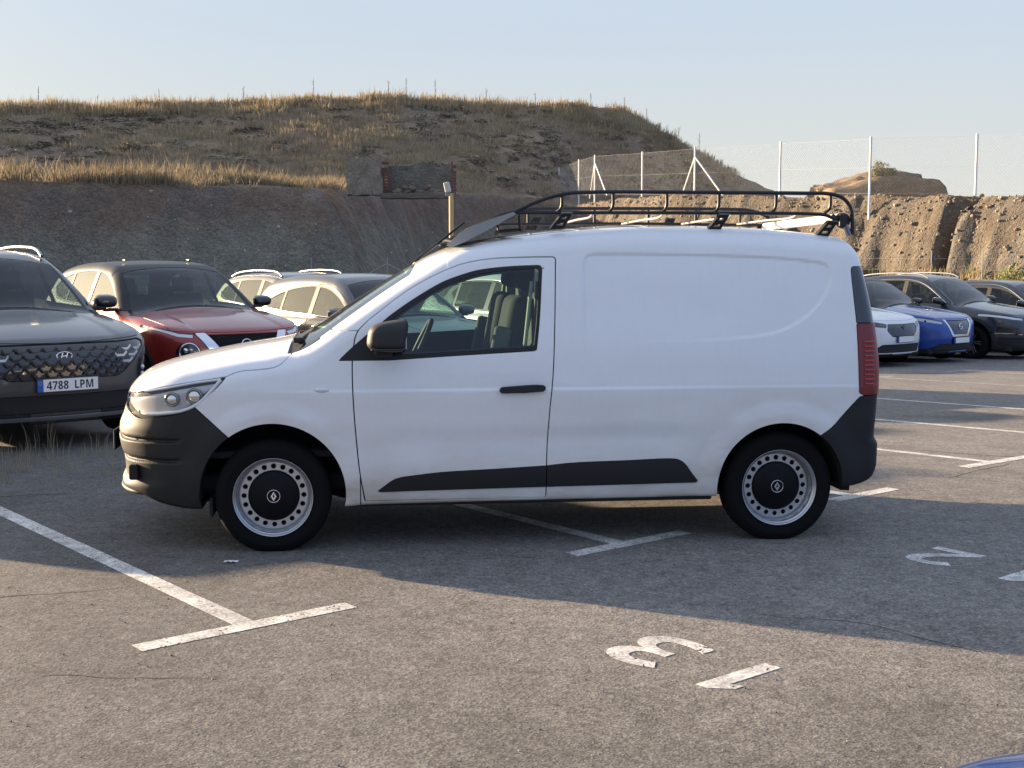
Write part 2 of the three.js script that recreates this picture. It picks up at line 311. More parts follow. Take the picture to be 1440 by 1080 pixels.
numeral('white numeral 2 painted in the van\'s shadow behind the rear wheel', '2', [2.29, -6.75], .40, 1.1);
numeral('white numeral 1 painted in shadow, cut by the right edge', '1', [2.62, -6.36], .40, 1.0);

// ------------------------------------------------------------------ hill, banks and plateau
const lotLine = [[-95, -12], [-45, -22], [-20, -29], [-4, -37], [-4, -52], [-3, -64], [1.3, -73], [3.6, -60.5], [5.5, -55], [10.6, -48.8], [14.4, -43.4], [17.4, -39], [30, -30], [50, -22], [95, -14]];
const crestLine = [[-90, -70, 9], [-53, -80, 10.0], [-35.8, -90, 11.6], [-30, -92, 11.85], [-21.8, -94, 12.3], [-9.5, -96, 13.1], [-1.1, -100, 13.0], [8.6, -104, 13.3], [12.2, -105, 11.4], [16.4, -106, 9.2], [20.9, -108, 6.7], [27, -112, 4.2], [45, -125, 4]];
function nearLine(L, x, z) {
  let b = 1e9, bi = 0, bt = 0, side = 0;
  for (let i = 0; i + 1 < L.length; i++) {
    const ax = L[i][0], az = L[i][1], ex = L[i + 1][0] - ax, ez = L[i + 1][1] - az, t = clamp(((x - ax) * ex + (z - az) * ez) / (ex * ex + ez * ez)), q = (x - ax - ex * t) ** 2 + (z - az - ez * t) ** 2;
    if (q < b) { b = q; bi = i; bt = t; side = ex * (z - az) - ez * (x - ax); }
  }
  return { d: sqrt(b), i: bi, t: bt, side };
}
function inLot(x, z) { let c = false; const L = [...lotLine, [95, 80], [-95, 80]]; for (let i = 0, j = L.length - 1; i < L.length; j = i++) if ((L[i][1] > z) !== (L[j][1] > z) && x < (L[j][0] - L[i][0]) * (z - L[i][1]) / (L[j][1] - L[i][1]) + L[i][0]) c = !c; return c; }
const gullies = [[14.95, -44.6, .34, .7], [10.2, -49.9, .4, .5]];
function terrain(x, z) {
  const n = nearLine(lotLine, x, z), inside = inLot(x, z), right = n.i >= 6;
  const rough = fbm(x * .55, z * .55, 4, 40) - .5, fine = fbm(x * 1.9, z * 1.9, 3, 50) - .5;
  let d = (inside ? -n.d : n.d) + (right ? .5 * rough + .34 * fine : 1.1 * rough + .35 * fine) * sstep(.1, .8, n.d);
  let gul = 0;
  if (right) for (const [gx, gz, w, s] of gullies) { const u = abs((x - gx) * .6 + (z - gz) * .8 + .25 * sin(x * 3)), v = (x - gx) * .8 - (z - gz) * .6; gul = max(gul, s * sstep(w, w * .25, u) * sstep(2.4, 1.2, abs(v + .4))); }
  d -= gul;
  const top = right ? 3.55 + .85 * sstep(20, 2, x) : 3.55 + min(1.35, .042 * max(0, -z - 38)) * sstep(7, 1, x), wf = right ? 2.3 : 1.7;
  const f = clamp(d / wf), pf = right ? .55 * f + .45 * f * f * (3 - 2 * f) : f ** .85;
  let y = lerp(-.68, top, pf), zone = d <= 0 ? 0 : d < wf ? 1 : 2;
  const c = nearLine(crestLine, x, z), hc = lerp(crestLine[c.i][2], crestLine[c.i + 1][2], c.t), R = lerp(21, 12, sstep(0, 12, x));
  const behind = c.side < 0, g = behind ? max(0, 1 - c.d / 30) : max(0, 1 - c.d / R);
  if (d > wf * .9) {
    const gg = g < .8 ? g * .92 + .08 * g * g : g;
    y += (right ? 0 : .035 * max(0, d - 4) * (1 - g)) + (hc - top) * (behind ? g : gg) * sstep(wf * .9, wf + 1.5, d) + (rough * .75 + fine * .18) * (right ? .35 : sstep(wf, wf + 4, d) * (1 - .6 * g * g));
    if (!right || x > 3) { const dx = (x - 21.2 + .4 * rough) / 3.8, dz = (z + 76) / 3.6, m = sstep(1, .80, max(abs(dx) + .15 * fine, abs(dz))) * (1.95 - .45 * sstep(-.1, -.6, dx) - .45 * dx * dx) + .5 * sstep(1.7, .8, max(abs(dx), abs(dz))); y += m; }
  } else y += fine * (right ? .5 : .25) * sstep(0, .5, d);
  return { y, zone, right, f, d, g, behind, rough, fine, gul };
}
const hillH = (x, z) => terrain(x, z).y;
const soilMap = noiseTexture(512, (i, j) => { const v = .82 + .30 * (.5 * pnoise(i, j, 512, 128, 61) + .3 * pnoise(i, j, 512, 48, 62) + .2 * pnoise(i, j, 512, 16, 63) - .5) * 1.7; return [v, v, v]; });
const soilBump = noiseTexture(512, (i, j) => { const v = .45 * pnoise(i, j, 512, 110, 64) + .35 * pnoise(i, j, 512, 40, 65) + .2 * pnoise(i, j, 512, 14, 66); return [v, v, v]; }, false);
{
  const xs = [], zs = []; for (let x = -100; x <= 48; x += x < -45 ? 1 : x < -22 ? .5 : .24) xs.push(x); for (let z = -126; z <= -19; z += z < -66 ? .45 : .22) zs.push(z);
  const nx = xs.length - 1, nz = zs.length - 1, p = [], c = [], uv = [], id = new Int32Array((nx + 1) * (nz + 1)).fill(-1), idx = [];
  const mix = (a, b, t) => a.map((v, k) => lerp(v, b[k], clamp(t)));
  for (let j = 0; j <= nz; j++) for (let i = 0; i <= nx; i++) {
    const x = xs[i], z = zs[j]; if (x > 0 && -z < x * 1.9 - 4 || x < 0 && -z < -x * .85 - 6) continue;   // well outside the view
    const t = terrain(x, z); if (t.d < -1.2) continue;
    id[j * (nx + 1) + i] = p.length / 3; p.push(x, t.y, z); uv.push((x + z * .25) / 2.6, (t.y - z * .9) / 2.6);
    let k; const n = fbm(x * 1.3, z * 1.3 + t.y * 1.6, 3, 70), m = fbm(x * .25, z * .25, 3, 75);
    if (t.right && t.zone < 2) { k = mix([.215, .178, .135], [.130, .100, .070], (n - .44) * 3.0); k = mix(k, [.205, .19, .165], (t.fine + .02) * 3); k = mix(k, [.16, .10, .06], t.gul); }
    else if (t.zone < 2) { k = mix([.30, .275, .21], [.27, .19, .135], sstep(.50, .75, t.f + .4 * (m - .5))); k = mix(k, [.22, .205, .165], (n - .5) * 2.4); k = mix(k, [.42, .38, .32], (.38 - n) * 2); }
    else if (t.right || x > 30) { k = mix([.33, .24, .145], [.22, .15, .09], (n - .4) * 2); if (x > 15 && z < -66) k = mix(k, [.42, .28, .16], .5); }
    else { k = mix([.27, .215, .16], [.36, .29, .19], (m - .40) * 2.4 + (n - .5)); k = mix(k, [.19, .165, .125], sstep(.50, .66, n) * .4); if (t.g > .9) k = mix(k, [.34, .25, .13], (t.g - .9) * 7); k = [k[0] * 1.22, k[1] * 1.10, k[2] * .98]; }
    c.push(...k);
  }
  for (let j = 0; j < nz; j++) for (let i = 0; i < nx; i++) { const a = id[j * (nx + 1) + i], b = id[j * (nx + 1) + i + 1], d = id[(j + 1) * (nx + 1) + i], e = id[(j + 1) * (nx + 1) + i + 1]; if (a >= 0 && b >= 0 && d >= 0 && e >= 0) idx.push(a, d, b, b, d, e); }
  const g = new THREE.BufferGeometry(); g.setAttribute('position', new THREE.Float32BufferAttribute(p, 3)); g.setAttribute('color', new THREE.Float32BufferAttribute(c, 3)); g.setAttribute('uv', new THREE.Float32BufferAttribute(uv, 2)); g.setIndex(idx); g.computeVertexNormals();
  struct('hill', g, new THREE.MeshStandardMaterial({ vertexColors: true, map: soilMap, bumpMap: soilBump, bumpScale: .05, roughness: 1 }));
}
// dry grass, scrub and loose stones: nobody could count them
function tuft(n, h, w, spread, seed, lean = .35) {
  const R = rng(seed), p = [], idx = [];
  for (let i = 0; i < n; i++) {
    const a = R() * 6.283, r = spread * sqrt(R()), hh = h * (.55 + .6 * R()), b = R() * 6.283, l = lean * hh * R(), x = r * cos(a), z = r * sin(a), k = p.length / 3, dx = w / 2 * cos(b), dz = w / 2 * sin(b), ex = l * cos(a), ez = l * sin(a);
    p.push(x - dx, -.05, z - dz, x + dx, -.05, z + dz, x + ex * .35 + dx * .8, hh * .6, z + ez * .35 + dz * .8, x + ex * .35 - dx * .8, hh * .6, z + ez * .35 - dz * .8, x + ex, hh, z + ez);
    idx.push(k, k + 1, k + 2, k, k + 2, k + 3, k + 3, k + 2, k + 4);
  }
  const g = new THREE.BufferGeometry(); g.setAttribute('position', new THREE.Float32BufferAttribute(p, 3)); g.setIndex(idx); g.computeVertexNormals(); return g;
}
const grassMat = new THREE.MeshPhysicalMaterial({ color: lin(1, 1, 1), roughness: .95, transmission: .35, thickness: 0, side: THREE.DoubleSide });
function scatter(name, label, category, geo, mat, spots) {
  const m = shadow(new THREE.InstancedMesh(geo, mat, spots.length)), o = new THREE.Object3D();
  spots.forEach((s, i) => { o.position.set(s.x, s.y, s.z); o.rotation.set(s.rx || 0, s.a, s.rz || 0); o.scale.set(s.s, s.s * (s.h || 1), s.s); o.updateMatrix(); m.setMatrixAt(i, o.matrix); m.setColorAt(i, lin(...s.c)); });
  m.name = name; scene.add(m); return tag(m, label, category, null, 'stuff');
}
{
  const R = rng(7), ledge = [], crest = [], scrub = [], stones = [], slope = [], weeds = [];
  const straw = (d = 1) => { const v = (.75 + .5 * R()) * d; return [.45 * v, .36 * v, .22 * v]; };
  const along = (L, f) => { const i = floor(f), t = f - i; return [lerp(L[i][0], L[i + 1][0], t), lerp(L[i][1], L[i + 1][1], t)]; };
  for (let i = 0; i < 60000 && ledge.length < 3800; i++) {
    const [lx, lz] = along(lotLine, 1.2 + R() * 3.3), x = lx + (R() - .5) * 6 - 1, z = lz - R() * 10; if (-z < abs(x) * 2.1) continue;
    const t = terrain(x, z); if (t.zone < 2 || t.right) continue;
    const nn = fbm(x * .45, z * .45, 3, 90), dens = sstep(11, 2.2, t.d) * sstep(.42, .60, nn) + .05 * sstep(3.2, 1.9, t.d); if (R() > dens) continue;
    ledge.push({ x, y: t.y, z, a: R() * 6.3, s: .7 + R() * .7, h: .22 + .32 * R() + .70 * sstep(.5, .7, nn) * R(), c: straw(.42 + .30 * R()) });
  }
  for (let i = 0; i < 30000 && crest.length < 3600; i++) {
    const f = 1.2 + R() * 7.6, [cx, cz] = along(crestLine, f), x = cx + (R() - .5) * 3, z = cz + (R() - .3) * 5; const t = terrain(x, z); if (t.zone < 2 || t.g < .62) continue;
    const dens = sstep(.35, .55, fbm(x * .4, z * .4, 3, 95)) * (f < 5.5 || (f > 6.4 && f < 7.1) ? 1 : .3); if (R() > dens) continue;
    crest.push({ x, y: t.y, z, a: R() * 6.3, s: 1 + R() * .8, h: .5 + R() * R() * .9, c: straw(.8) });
  }
  for (let i = 0; i < 60000 && slope.length < 5200; i++) {
    const x = -44 + R() * 62, z = -72 - R() * 34; if (-z < abs(x) * 2.1) continue; const t = terrain(x, z); if (t.zone < 2 || t.right || t.behind || t.y < 5.2) continue;
    const n = fbm(x * .35, z * .35, 3, 99);
    if (n > .47 && R() < .75) slope.push({ x, y: t.y, z, a: R() * 6.3, s: .9 + R() * .7, h: .35 + .35 * R(), c: straw(.60 + .40 * R()) });
    if (n < .50 && scrub.length < 900 && R() < .25) scrub.push({ x, y: t.y - .05, z, a: R() * 6.3, s: .6 + R() * .7, h: .38 + .3 * R(), c: (v => [.30 * v, .265 * v, .185 * v])(.6 + .7 * R()) });
  }
  for (let i = 0; i < 60000 && stones.length < 1700; i++) {
    const [lx, lz] = along(lotLine, 6.2 + R() * 6.2), x = lx + R() * 3.4, z = lz - R() * 3.4; const t = terrain(x, z); if (t.zone !== 1 && R() > .12 || t.d < .05) continue; if (t.gul > .4) continue;
    const v = .7 + .6 * R(), w = R(); stones.push({ x, y: t.y, z, a: R() * 6.3, rx: R() * 3, rz: R() * 3, s: .025 + .13 * R() * R() * R() * R() + .03 * R(), c: w < .6 ? [.26 * v, .215 * v, .16 * v] : [.27 * v, .24 * v, .205 * v] });
  }
  for (let i = 0; i < 9000 && stones.length < 1950; i++) { const [lx, lz] = along(lotLine, 1.5 + R() * 4), x = lx + (R() - .5) * 2, z = lz - R() * 2; const t = terrain(x, z); if (t.zone !== 1) continue; const v = .7 + .6 * R(); stones.push({ x, y: t.y, z, a: R() * 6, rx: R() * 3, rz: R() * 3, s: .025 + .07 * R() * R() * R(), c: [.34 * v, .31 * v, .27 * v] }); }
  for (let i = 0; i < 30000 && weeds.length < 520; i++) {
    const [lx, lz] = along(lotLine, 7 + R() * 5), x = lx + R() * 2.2, z = lz - R() * 2.2; const t = terrain(x, z); if (t.d < -.3 || t.f > .40) continue; if (R() > sstep(.45, .6, fbm(x * .3, z * .3, 2, 120)) + .12) continue;
    const gr = R(); weeds.push({ x, y: t.y, z, a: R() * 6.3, s: .5 + R() * .5, h: .5 + .5 * R(), c: gr < .55 ? [.22, .24, .09] : [.38, .29, .14] });
  }
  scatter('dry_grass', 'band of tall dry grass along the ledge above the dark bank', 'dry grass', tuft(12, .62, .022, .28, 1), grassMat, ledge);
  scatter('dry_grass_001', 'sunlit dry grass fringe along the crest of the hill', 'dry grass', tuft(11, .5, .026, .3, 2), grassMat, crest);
  scatter('dry_grass_002', 'thin brown grass scattered over the shaded hillside', 'dry grass', tuft(10, .5, .028, .3, 3), grassMat, slope);
  scatter('weeds', 'green and straw coloured weeds at the foot of the sunlit bank', 'weeds', tuft(12, .5, .03, .3, 4), grassMat, weeds);
  const cl = []; { const Q = rng(21); for (let i = 0; i < 46; i++) { const u = Q() * 6.283, v = Q(), r = .25 + .3 * Q(), g = new THREE.PlaneGeometry(.13, .09); g.rotateX(Q() * 3); g.rotateY(Q() * 6); g.translate(r * cos(u) * sqrt(1 - v * v), r * v * .8, r * sin(u) * sqrt(1 - v * v)); cl.push(g); } }
  scatter('scrub', 'dark low scrub dotted over the shaded hillside', 'scrub', merge(cl), new THREE.MeshStandardMaterial({ roughness: 1, side: THREE.DoubleSide }), scrub);
  const st = new THREE.IcosahedronGeometry(1, 1); { const q = st.attributes.position; for (let i = 0; i < q.count; i++) { const k = .75 + .5 * hash(Math.round(q.getX(i) * 50), Math.round(q.getY(i) * 50), Math.round(q.getZ(i) * 50)); q.setXYZ(i, q.getX(i) * k, q.getY(i) * k * .75, q.getZ(i) * k); } st.computeVertexNormals(); }
  scatter('rubble', 'loose stones and clods on the banks', 'rubble', st, std([1, 1, 1], 1), stones);
  // single tall dry stalks standing out on the crest
  const gs = []; for (const f of [2.05, 2.5, 3.1, 3.6, 4.2, 4.6, 5.05, 5.2, 5.45, 5.9, 6.3, 6.75, 7.1, 7.6, 8.3, 8.7]) { const [x, z] = along(crestLine, f), y = hillH(x, z), h = .8 + .7 * R(); gs.push(bar([x, y - .1, z], [x + .1 * (R() - .5), y + h, z], .022, 5, .012)); for (let k = 0; k < 4; k++) gs.push(bar([x, y + h * (.4 + .15 * k), z], [x + .25 * (R() - .5), y + h * (.62 + .15 * k), z + .1 * (R() - .5)], .014, 4, .006)); }
  const sm = struct('dry_stalks', merge(gs), std([.14, .10, .06], 1), 'stuff'); tag(sm, 'tall dry weed stalks standing against the sky on the hill crest', 'weeds');
}

// bushes
function leafCloud(n, r, leaf, seed, flat = 1) {
  const R = rng(seed), gs = [], lobes = []; for (let i = 0; i < 9; i++) lobes.push([(R() - .5) * r * 1.3, r * flat * (.35 + .9 * R()), (R() - .5) * r * 1.3, r * (.28 + .25 * R())]);
  for (let i = 0; i < n; i++) { const L = lobes[floor(R() * 9)], u = R() * 6.283, v = R() * 2 - 1, q = L[3] * (.55 + .5 * R()), s = sqrt(1 - v * v), g = new THREE.PlaneGeometry(leaf * (.7 + .6 * R()), leaf * .5); g.rotateX(R() * 3); g.rotateY(R() * 6); g.rotateZ(R() * 3); g.translate(L[0] + q * s * cos(u), max(.02, L[1] + q * v * flat), L[2] + q * s * sin(u)); gs.push(g); }
  return merge(gs);
}
function bush(name, label, x, z, r, leaf, c, seed, flat = 1, up = 0) {
  const y = hillH(x, z) + up, t = thing(name, label, name.replace('_', ' '), [x, y, z]);
  part('foliage', leafCloud(900, r, leaf, seed, flat), new THREE.MeshPhysicalMaterial({ color: lin(...c), roughness: .9, transmission: .35, thickness: 0, side: THREE.DoubleSide }), t);
  const R = rng(seed + 1), st = []; for (let i = 0; i < 7; i++) st.push(bar([0, -.2, 0], [(R() - .5) * r, r * flat * (.6 + .5 * R()), (R() - .5) * r], .02 * r + .008, 5, .006)); part('stem', merge(st), std([.13, .10, .07], 1), t);
}
bush('shrub', 'lone green shrub on top of the far earth mound', 21.3, -75.2, .85, .10, [.20, .20, .09], 5, .8, -.1);
bush('bush', 'green bush at the foot of the sunlit bank by the right edge', 15.6, -41.6, .95, .10, [.19, .215, .055], 6, .9, .5);
bush('bush', 'low yellow green bush behind the van\'s rear corner', 11.6, -45.6, .75, .09, [.24, .22, .07], 8, .8, .5);

// ------------------------------------------------------------------ fences, ruined wall, lamp
const postMat = std([.72, .72, .70], .6, .1), galv = std([.30, .30, .28], .7, .2), wireMat = std([.40, .40, .40], .6, .2), dimWire = std([.25, .25, .24], .6, .3);
{
  const P = [[3.1, -86], [3.9, -76], [4.45, -70], [6.4, -64], [8.0, -57], [10.95, -53.2], [13.25, -48.2], [16.35, -45.9], [19.4, -42.2], [23.5, -38.5]];
  const t = thing('chain_link_fence', 'chain link fence with white posts on top of the sunlit bank', 'fence');
  const base = [5.2, 5.0, 4.8, 4.5, 4.15, 4.05, 3.8, 3.7, 3.6, 3.5], H = 2.05;
  P.forEach(([x, z], i) => part('post', bar([x, base[i] - .9, z], [x, base[i] + H + .08, z], .042, 10), postMat, t));
  for (const [i, k] of [[2, 1], [4, 1]]) for (const s of [-1, 1]) { const j = i + s, [x, z] = P[i], L = hypot(P[j][0] - x, P[j][1] - z), ux = (P[j][0] - x) / L, uz = (P[j][1] - z) / L, len = 1.75, ex = x + ux * len, ez = z + uz * len; part('brace', bar([x, base[i] + H - .35, z], [ex, base[i] - .1, ez], .035, 8), postMat, t); }
  const wires = [], tri = (a, b, r) => bar(a, b, r, 3);
  for (let i = 0; i + 1 < P.length; i++) {
    const [ax, az] = P[i], [cx, cz] = P[i + 1], L = hypot(cx - ax, cz - az), at = (s, h) => { const k = clamp(s / L); return [lerp(ax, cx, k), lerp(base[i], base[i + 1], k) + h, lerp(az, cz, k)]; };
    for (const h of [.06, 1.0, H]) wires.push(tri(at(0, h), at(L, h), .0032));
    for (let s = -H; s < L; s += .13) for (const q of [1, -1]) { const s0 = max(0, s), s1 = min(L, s + H), h0 = s0 - s, h1 = s1 - s; if (s1 - s0 > .05) wires.push(q > 0 ? tri(at(s0, h0), at(s1, h1), .0013) : tri(at(s0, H - h0), at(s1, H - h1), .0013)); }
  }
  tag(part('wire_mesh', merge(wires), wireMat, t), null, null, null, 'stuff');
}
function wireFence(label, pts, h, brace) {
  const t = thing('wire_fence', label, 'fence');
  for (const [x, z] of pts) part('post', bar([x, rise(z) - .1, z], [x, rise(z) + h, z], .016, 8), galv, t);
  const w = []; for (let i = 0; i + 1 < pts.length; i++) for (const k of [.35, .7, 1.05, 1.4, 1.75, 2.1]) if (k < h) w.push(bar([pts[i][0], rise(pts[i][1]) + k, pts[i][1]], [pts[i + 1][0], rise(pts[i + 1][1]) + k, pts[i + 1][1]], .004, 3));
  part('wire', merge(w), dimWire, t);
  if (brace) { const [x, z] = pts[brace]; for (const s of [-1, 1]) part('brace', bar([x, rise(z) + h - .15, z], [x + s * .75, rise(z) + 1.6, z], .018, 6), galv, t); }
}
wireFence('thin grey wire fence along the foot of the dark bank', [[-18.6, -27.4], [-16.2, -28.0], [-13.9, -28.5], [-11.6, -29.4], [-9.4, -30.1], [-7.1, -30.9], [-4.9, -31.6], [-3.1, -32.2], [-1.0, -33.2]], 2.15, 7);
wireFence('thin post and wire fence along the foot of the sunlit bank', [[9.2, -46.8], [11.0, -43.2], [13.1, -40.4], [14.4, -39.6], [16.0, -37.4]], 2.35);
{
  const t = thing('ruined_wall', 'ruined brick and concrete wall on the ledge of the hill', 'ruin', [-3.4, 3.42, -39.4], .02);
  const conc = new THREE.MeshStandardMaterial({ color: lin(.50, .42, .32), map: soilMap, bumpMap: soilBump, bumpScale: .05, roughness: 1 }), stain = new THREE.MeshStandardMaterial({ color: lin(.36, .325, .26), map: soilMap, bumpMap: soilBump, bumpScale: .06, roughness: 1 });
  const worn = (w, h, d, x, y, z, k, seed) => { const g = new THREE.BoxGeometry(w, h, d, 14, 10, 4), q = g.attributes.position; for (let i = 0; i < q.count; i++) { const X = q.getX(i), Y = q.getY(i), Z = q.getZ(i), n = vnoise(X * 4 + seed, Y * 4 + Z * 3, seed) - .5, top = Y > h * .35 ? (vnoise(X * 3.1, Z, seed + 3) - .45) * k * 3 * (Y / h + .1) : 0; q.setXYZ(i, X + n * k, Y + top + (vnoise(X * 5, Z * 5 + 9, seed) - .5) * k * .6, Z + (vnoise(X * 4, Y * 4, seed + 8) - .5) * k); } g.translate(x, y, z); return toCreasedNormals(g, .7); };
  part('concrete_block', worn(1.05, 1.12, .8, -1.05, .53, 0, .10, 3), conc, t);
  part('back_panel', worn(1.95, .95, .20, .62, .46, -.42, .10, 5), stain, t);
  part('footing_slab', worn(2.25, .14, .9, .55, -.06, .12, .06, 7), conc, t);
  const R = rng(33), br = [], brick = [[.17, .085, .07], [.16, .07, .055], [.24, .12, .09]].map(c => std(c, .95));
  for (let r = 0; r < 11; r++) for (const [x, w] of [[-.42, .22], [1.62, .16]]) { const o = r % 2 * .05; for (let k = 0; k < 2; k++) if (R() > .08) br.push(bx(w * .47, .075, .13, x - w / 4 + k * w * .52 + o * .4, .05 + r * .088, .05 + .02 * R() - k * .02, .008)); }
  tag(part('brick', merge(br), brick[0], t), null, null, null, 'stuff');
  const rb = []; for (let i = 0; i < 60; i++) { const s = .05 + .12 * R(), g = new THREE.IcosahedronGeometry(s, 0); g.scale(1, .7, 1); g.rotateY(R() * 6); g.translate(-.2 + 1.7 * R(), .02 + .25 * R() * R(), -.28 + .5 * R()); rb.push(g); }
  tag(part('rubble_heap', merge(rb), std([.17, .13, .10], 1), t), null, null, null, 'stuff');
}
{
  const t = thing('lamp_post', 'slim yellow lamp post with a floodlight rising behind the van\'s windscreen', 'lamp post', [-1.40, rise(-30), -30]);
  part('pole', bar([0, 0, 0], [0, 3.62, 0], .055, 12), std([.50, .36, .17], .6), t);
  part('floodlight', bx(.14, .24, .12, 0, 0, 0, .03).rotateZ(.22).translate(-.09, 3.76, .03), std([.55, .52, .45], .5), t);
  part('bracket', bx(.20, .05, .08, -.03, 3.60, 0, .01), galv, t);
}

// ------------------------------------------------------------------ wheels
function tyreGeo(r, w, rim) {
  const b = w / 2, p = [[rim - .012, -b * .82], [rim + .004, -b * .95], [(r + rim) / 2, -b * 1.03], [r - .035, -b * .97], [r - .012, -b * .84], [r - .001, -b * .6], [r, -b * .3], [r - .007, -b * .28], [r - .007, -b * .22], [r, -b * .2], [r, b * .2], [r - .007, b * .22], [r - .007, b * .28], [r, b * .3], [r - .001, b * .6], [r - .012, b * .84], [r - .026, b * .92], [r - .028, b * .955], [r - .035, b * .97], [r - .042, b * 1.0], [(r + rim) / 2 + .006, b * 1.015], [(r + rim) / 2 + .004, b * 1.035], [(r + rim) / 2 - .012, b * 1.03], [(r + rim) / 2 - .014, b * 1.005], [rim + .012, b * .985], [rim + .004, b * .95], [rim - .012, b * .82]];
  return new THREE.LatheGeometry(p.map(q => new THREE.Vector2(...q)), 72).rotateX(PI / 2);
}
function ringHoles(R, r, n, rc, rh, depth) {
  const s = new THREE.Shape(); s.absarc(0, 0, R, 0, 2 * PI); const h = new THREE.Path(); h.absarc(0, 0, r, 0, 2 * PI, true); s.holes.push(h);
  for (let i = 0; i < n; i++) { const a = i / n * 2 * PI, q = new THREE.Path(); q.absellipse(rc * cos(a), rc * sin(a), rh, rh, 0, 2 * PI, true); s.holes.push(q); }
  return new THREE.ExtrudeGeometry(s, { depth, bevelEnabled: true, bevelSize: .002, bevelThickness: .002, bevelSegments: 1, curveSegments: 48 });
}
const L2 = pts => pts.map(p => new THREE.Vector2(...p));
function steelWheel(parent, x, z, s) {                                // s: +1 outer face towards +z
  const w = new THREE.Group(); w.name = 'wheel'; w.position.set(x, .2995, z); if (s < 0) w.rotation.y = PI; parent.add(w);
  part('tyre', tyreGeo(.313, .185, .2145), M.tyre, w);
  const rim = new THREE.LatheGeometry(L2([[.179, .022], [.184, .012], [.189, .009], [.192, .016], [.1940, .056], [.1965, .070], [.202, .076], [.208, .080], [.2125, .088], [.2150, .0925], [.2130, .095], [.2095, .0905], [.204, .083]]), 72).rotateX(PI / 2);
  part('rim', merge([rim, ringHoles(.182, .130, 20, .1610, .0150, .006).translate(0, 0, .014)]), M.steel, w);
  part('brake_drum', new THREE.CylinderGeometry(.185, .185, .04, 40).rotateX(PI / 2).translate(0, 0, -.03), M.under, w);
  const cap = part('hub_cap', new THREE.LatheGeometry(L2([[0, .056], [.045, .055], [.050, .050], [.10, .046], [.132, .036], [.139, .026], [.139, .012]]).reverse(), 56).rotateX(PI / 2), M.capBlack, w);
  const dia = new THREE.Shape(L2([[0, .026], [.015, 0], [0, -.026], [-.015, 0]])); dia.holes.push(new THREE.Path(L2([[0, .013], [-.0065, 0], [0, -.013], [.0065, 0]])));
  part('emblem', merge([new THREE.TorusGeometry(.034, .0022, 8, 40).translate(0, 0, .055), new THREE.ExtrudeGeometry(dia, { depth: .003, bevelEnabled: true, bevelSize: .001, bevelThickness: .001, bevelSegments: 1 }).translate(0, 0, .055)]), M.chrome, cap);
  return w;
}
const alloyRimGeo = (() => {
  const g = [new THREE.LatheGeometry(L2([[.215, -.05], [.225, .05], [.236, .078], [.243, .080], [.243, .088], [.232, .088], [.222, .07]]), 48).rotateX(PI / 2)];
  for (let i = 0; i < 5; i++) for (const q of [-.14, .14]) { const a = i / 5 * 2 * PI + q; g.push(bx(.19, .030, .03, .125, 0, .060, .006).rotateZ(a)); }
  g.push(new THREE.CylinderGeometry(.05, .055, .03, 24).rotateX(PI / 2).translate(0, 0, .066)); return merge(g);
})();
const alloyBack = new THREE.CylinderGeometry(.225, .225, .02, 32).rotateX(PI / 2).translate(0, 0, -.01), bigTyre = tyreGeo(.345, .225, .236);
function alloyWheel(parent, x, z, s, k, mat) { const w = new THREE.Group(); w.name = 'wheel'; w.position.set(x, .342 * k, z); w.scale.set(k, k, 1); if (s < 0) w.rotation.y = PI; parent.add(w); part('tyre', bigTyre, M.tyre, w); part('rim', alloyRimGeo, mat, w); part('brake_drum', alloyBack, M.under, w); }

// road dust on white paint: uv of the van are metres along and up
const dustMap = noiseTexture(1024, (i, j, n) => {
  const y = j / n * 2, x = i / n * 4.8 - 1, a = pnoise(i, j, n, 90, 71), b = pnoise(i, j, n, 24, 72), c = pnoise(i, j, n, 260, 73), st = pnoise(i, floor(j / 40) * 40, n, 256, 74);
  const near = max(exp(-((hypot(x, y - .31) - .40) / .12)), exp(-((hypot(x - 2.81, y - .31) - .37) / .14)));
  const low = clamp(exp(-(y - .26) / .16) * .8 + .35 * near * (y < 1 ? 1 : 0)), d = clamp(low * (.35 + .8 * b) * (.6 + .5 * a) + .05 * (b - .3) + (c > .93 ? .12 * low + .03 : 0) + .03 * (st - .5));
  return [1 - .19 * d, 1 - .24 * d, 1 - .31 * d];
});
dustMap.repeat.set(1 / 4.8, 1 / 2); dustMap.offset.set(1 / 4.8, 0);
const vanWhite = M.white.clone(); vanWhite.map = dustMap;

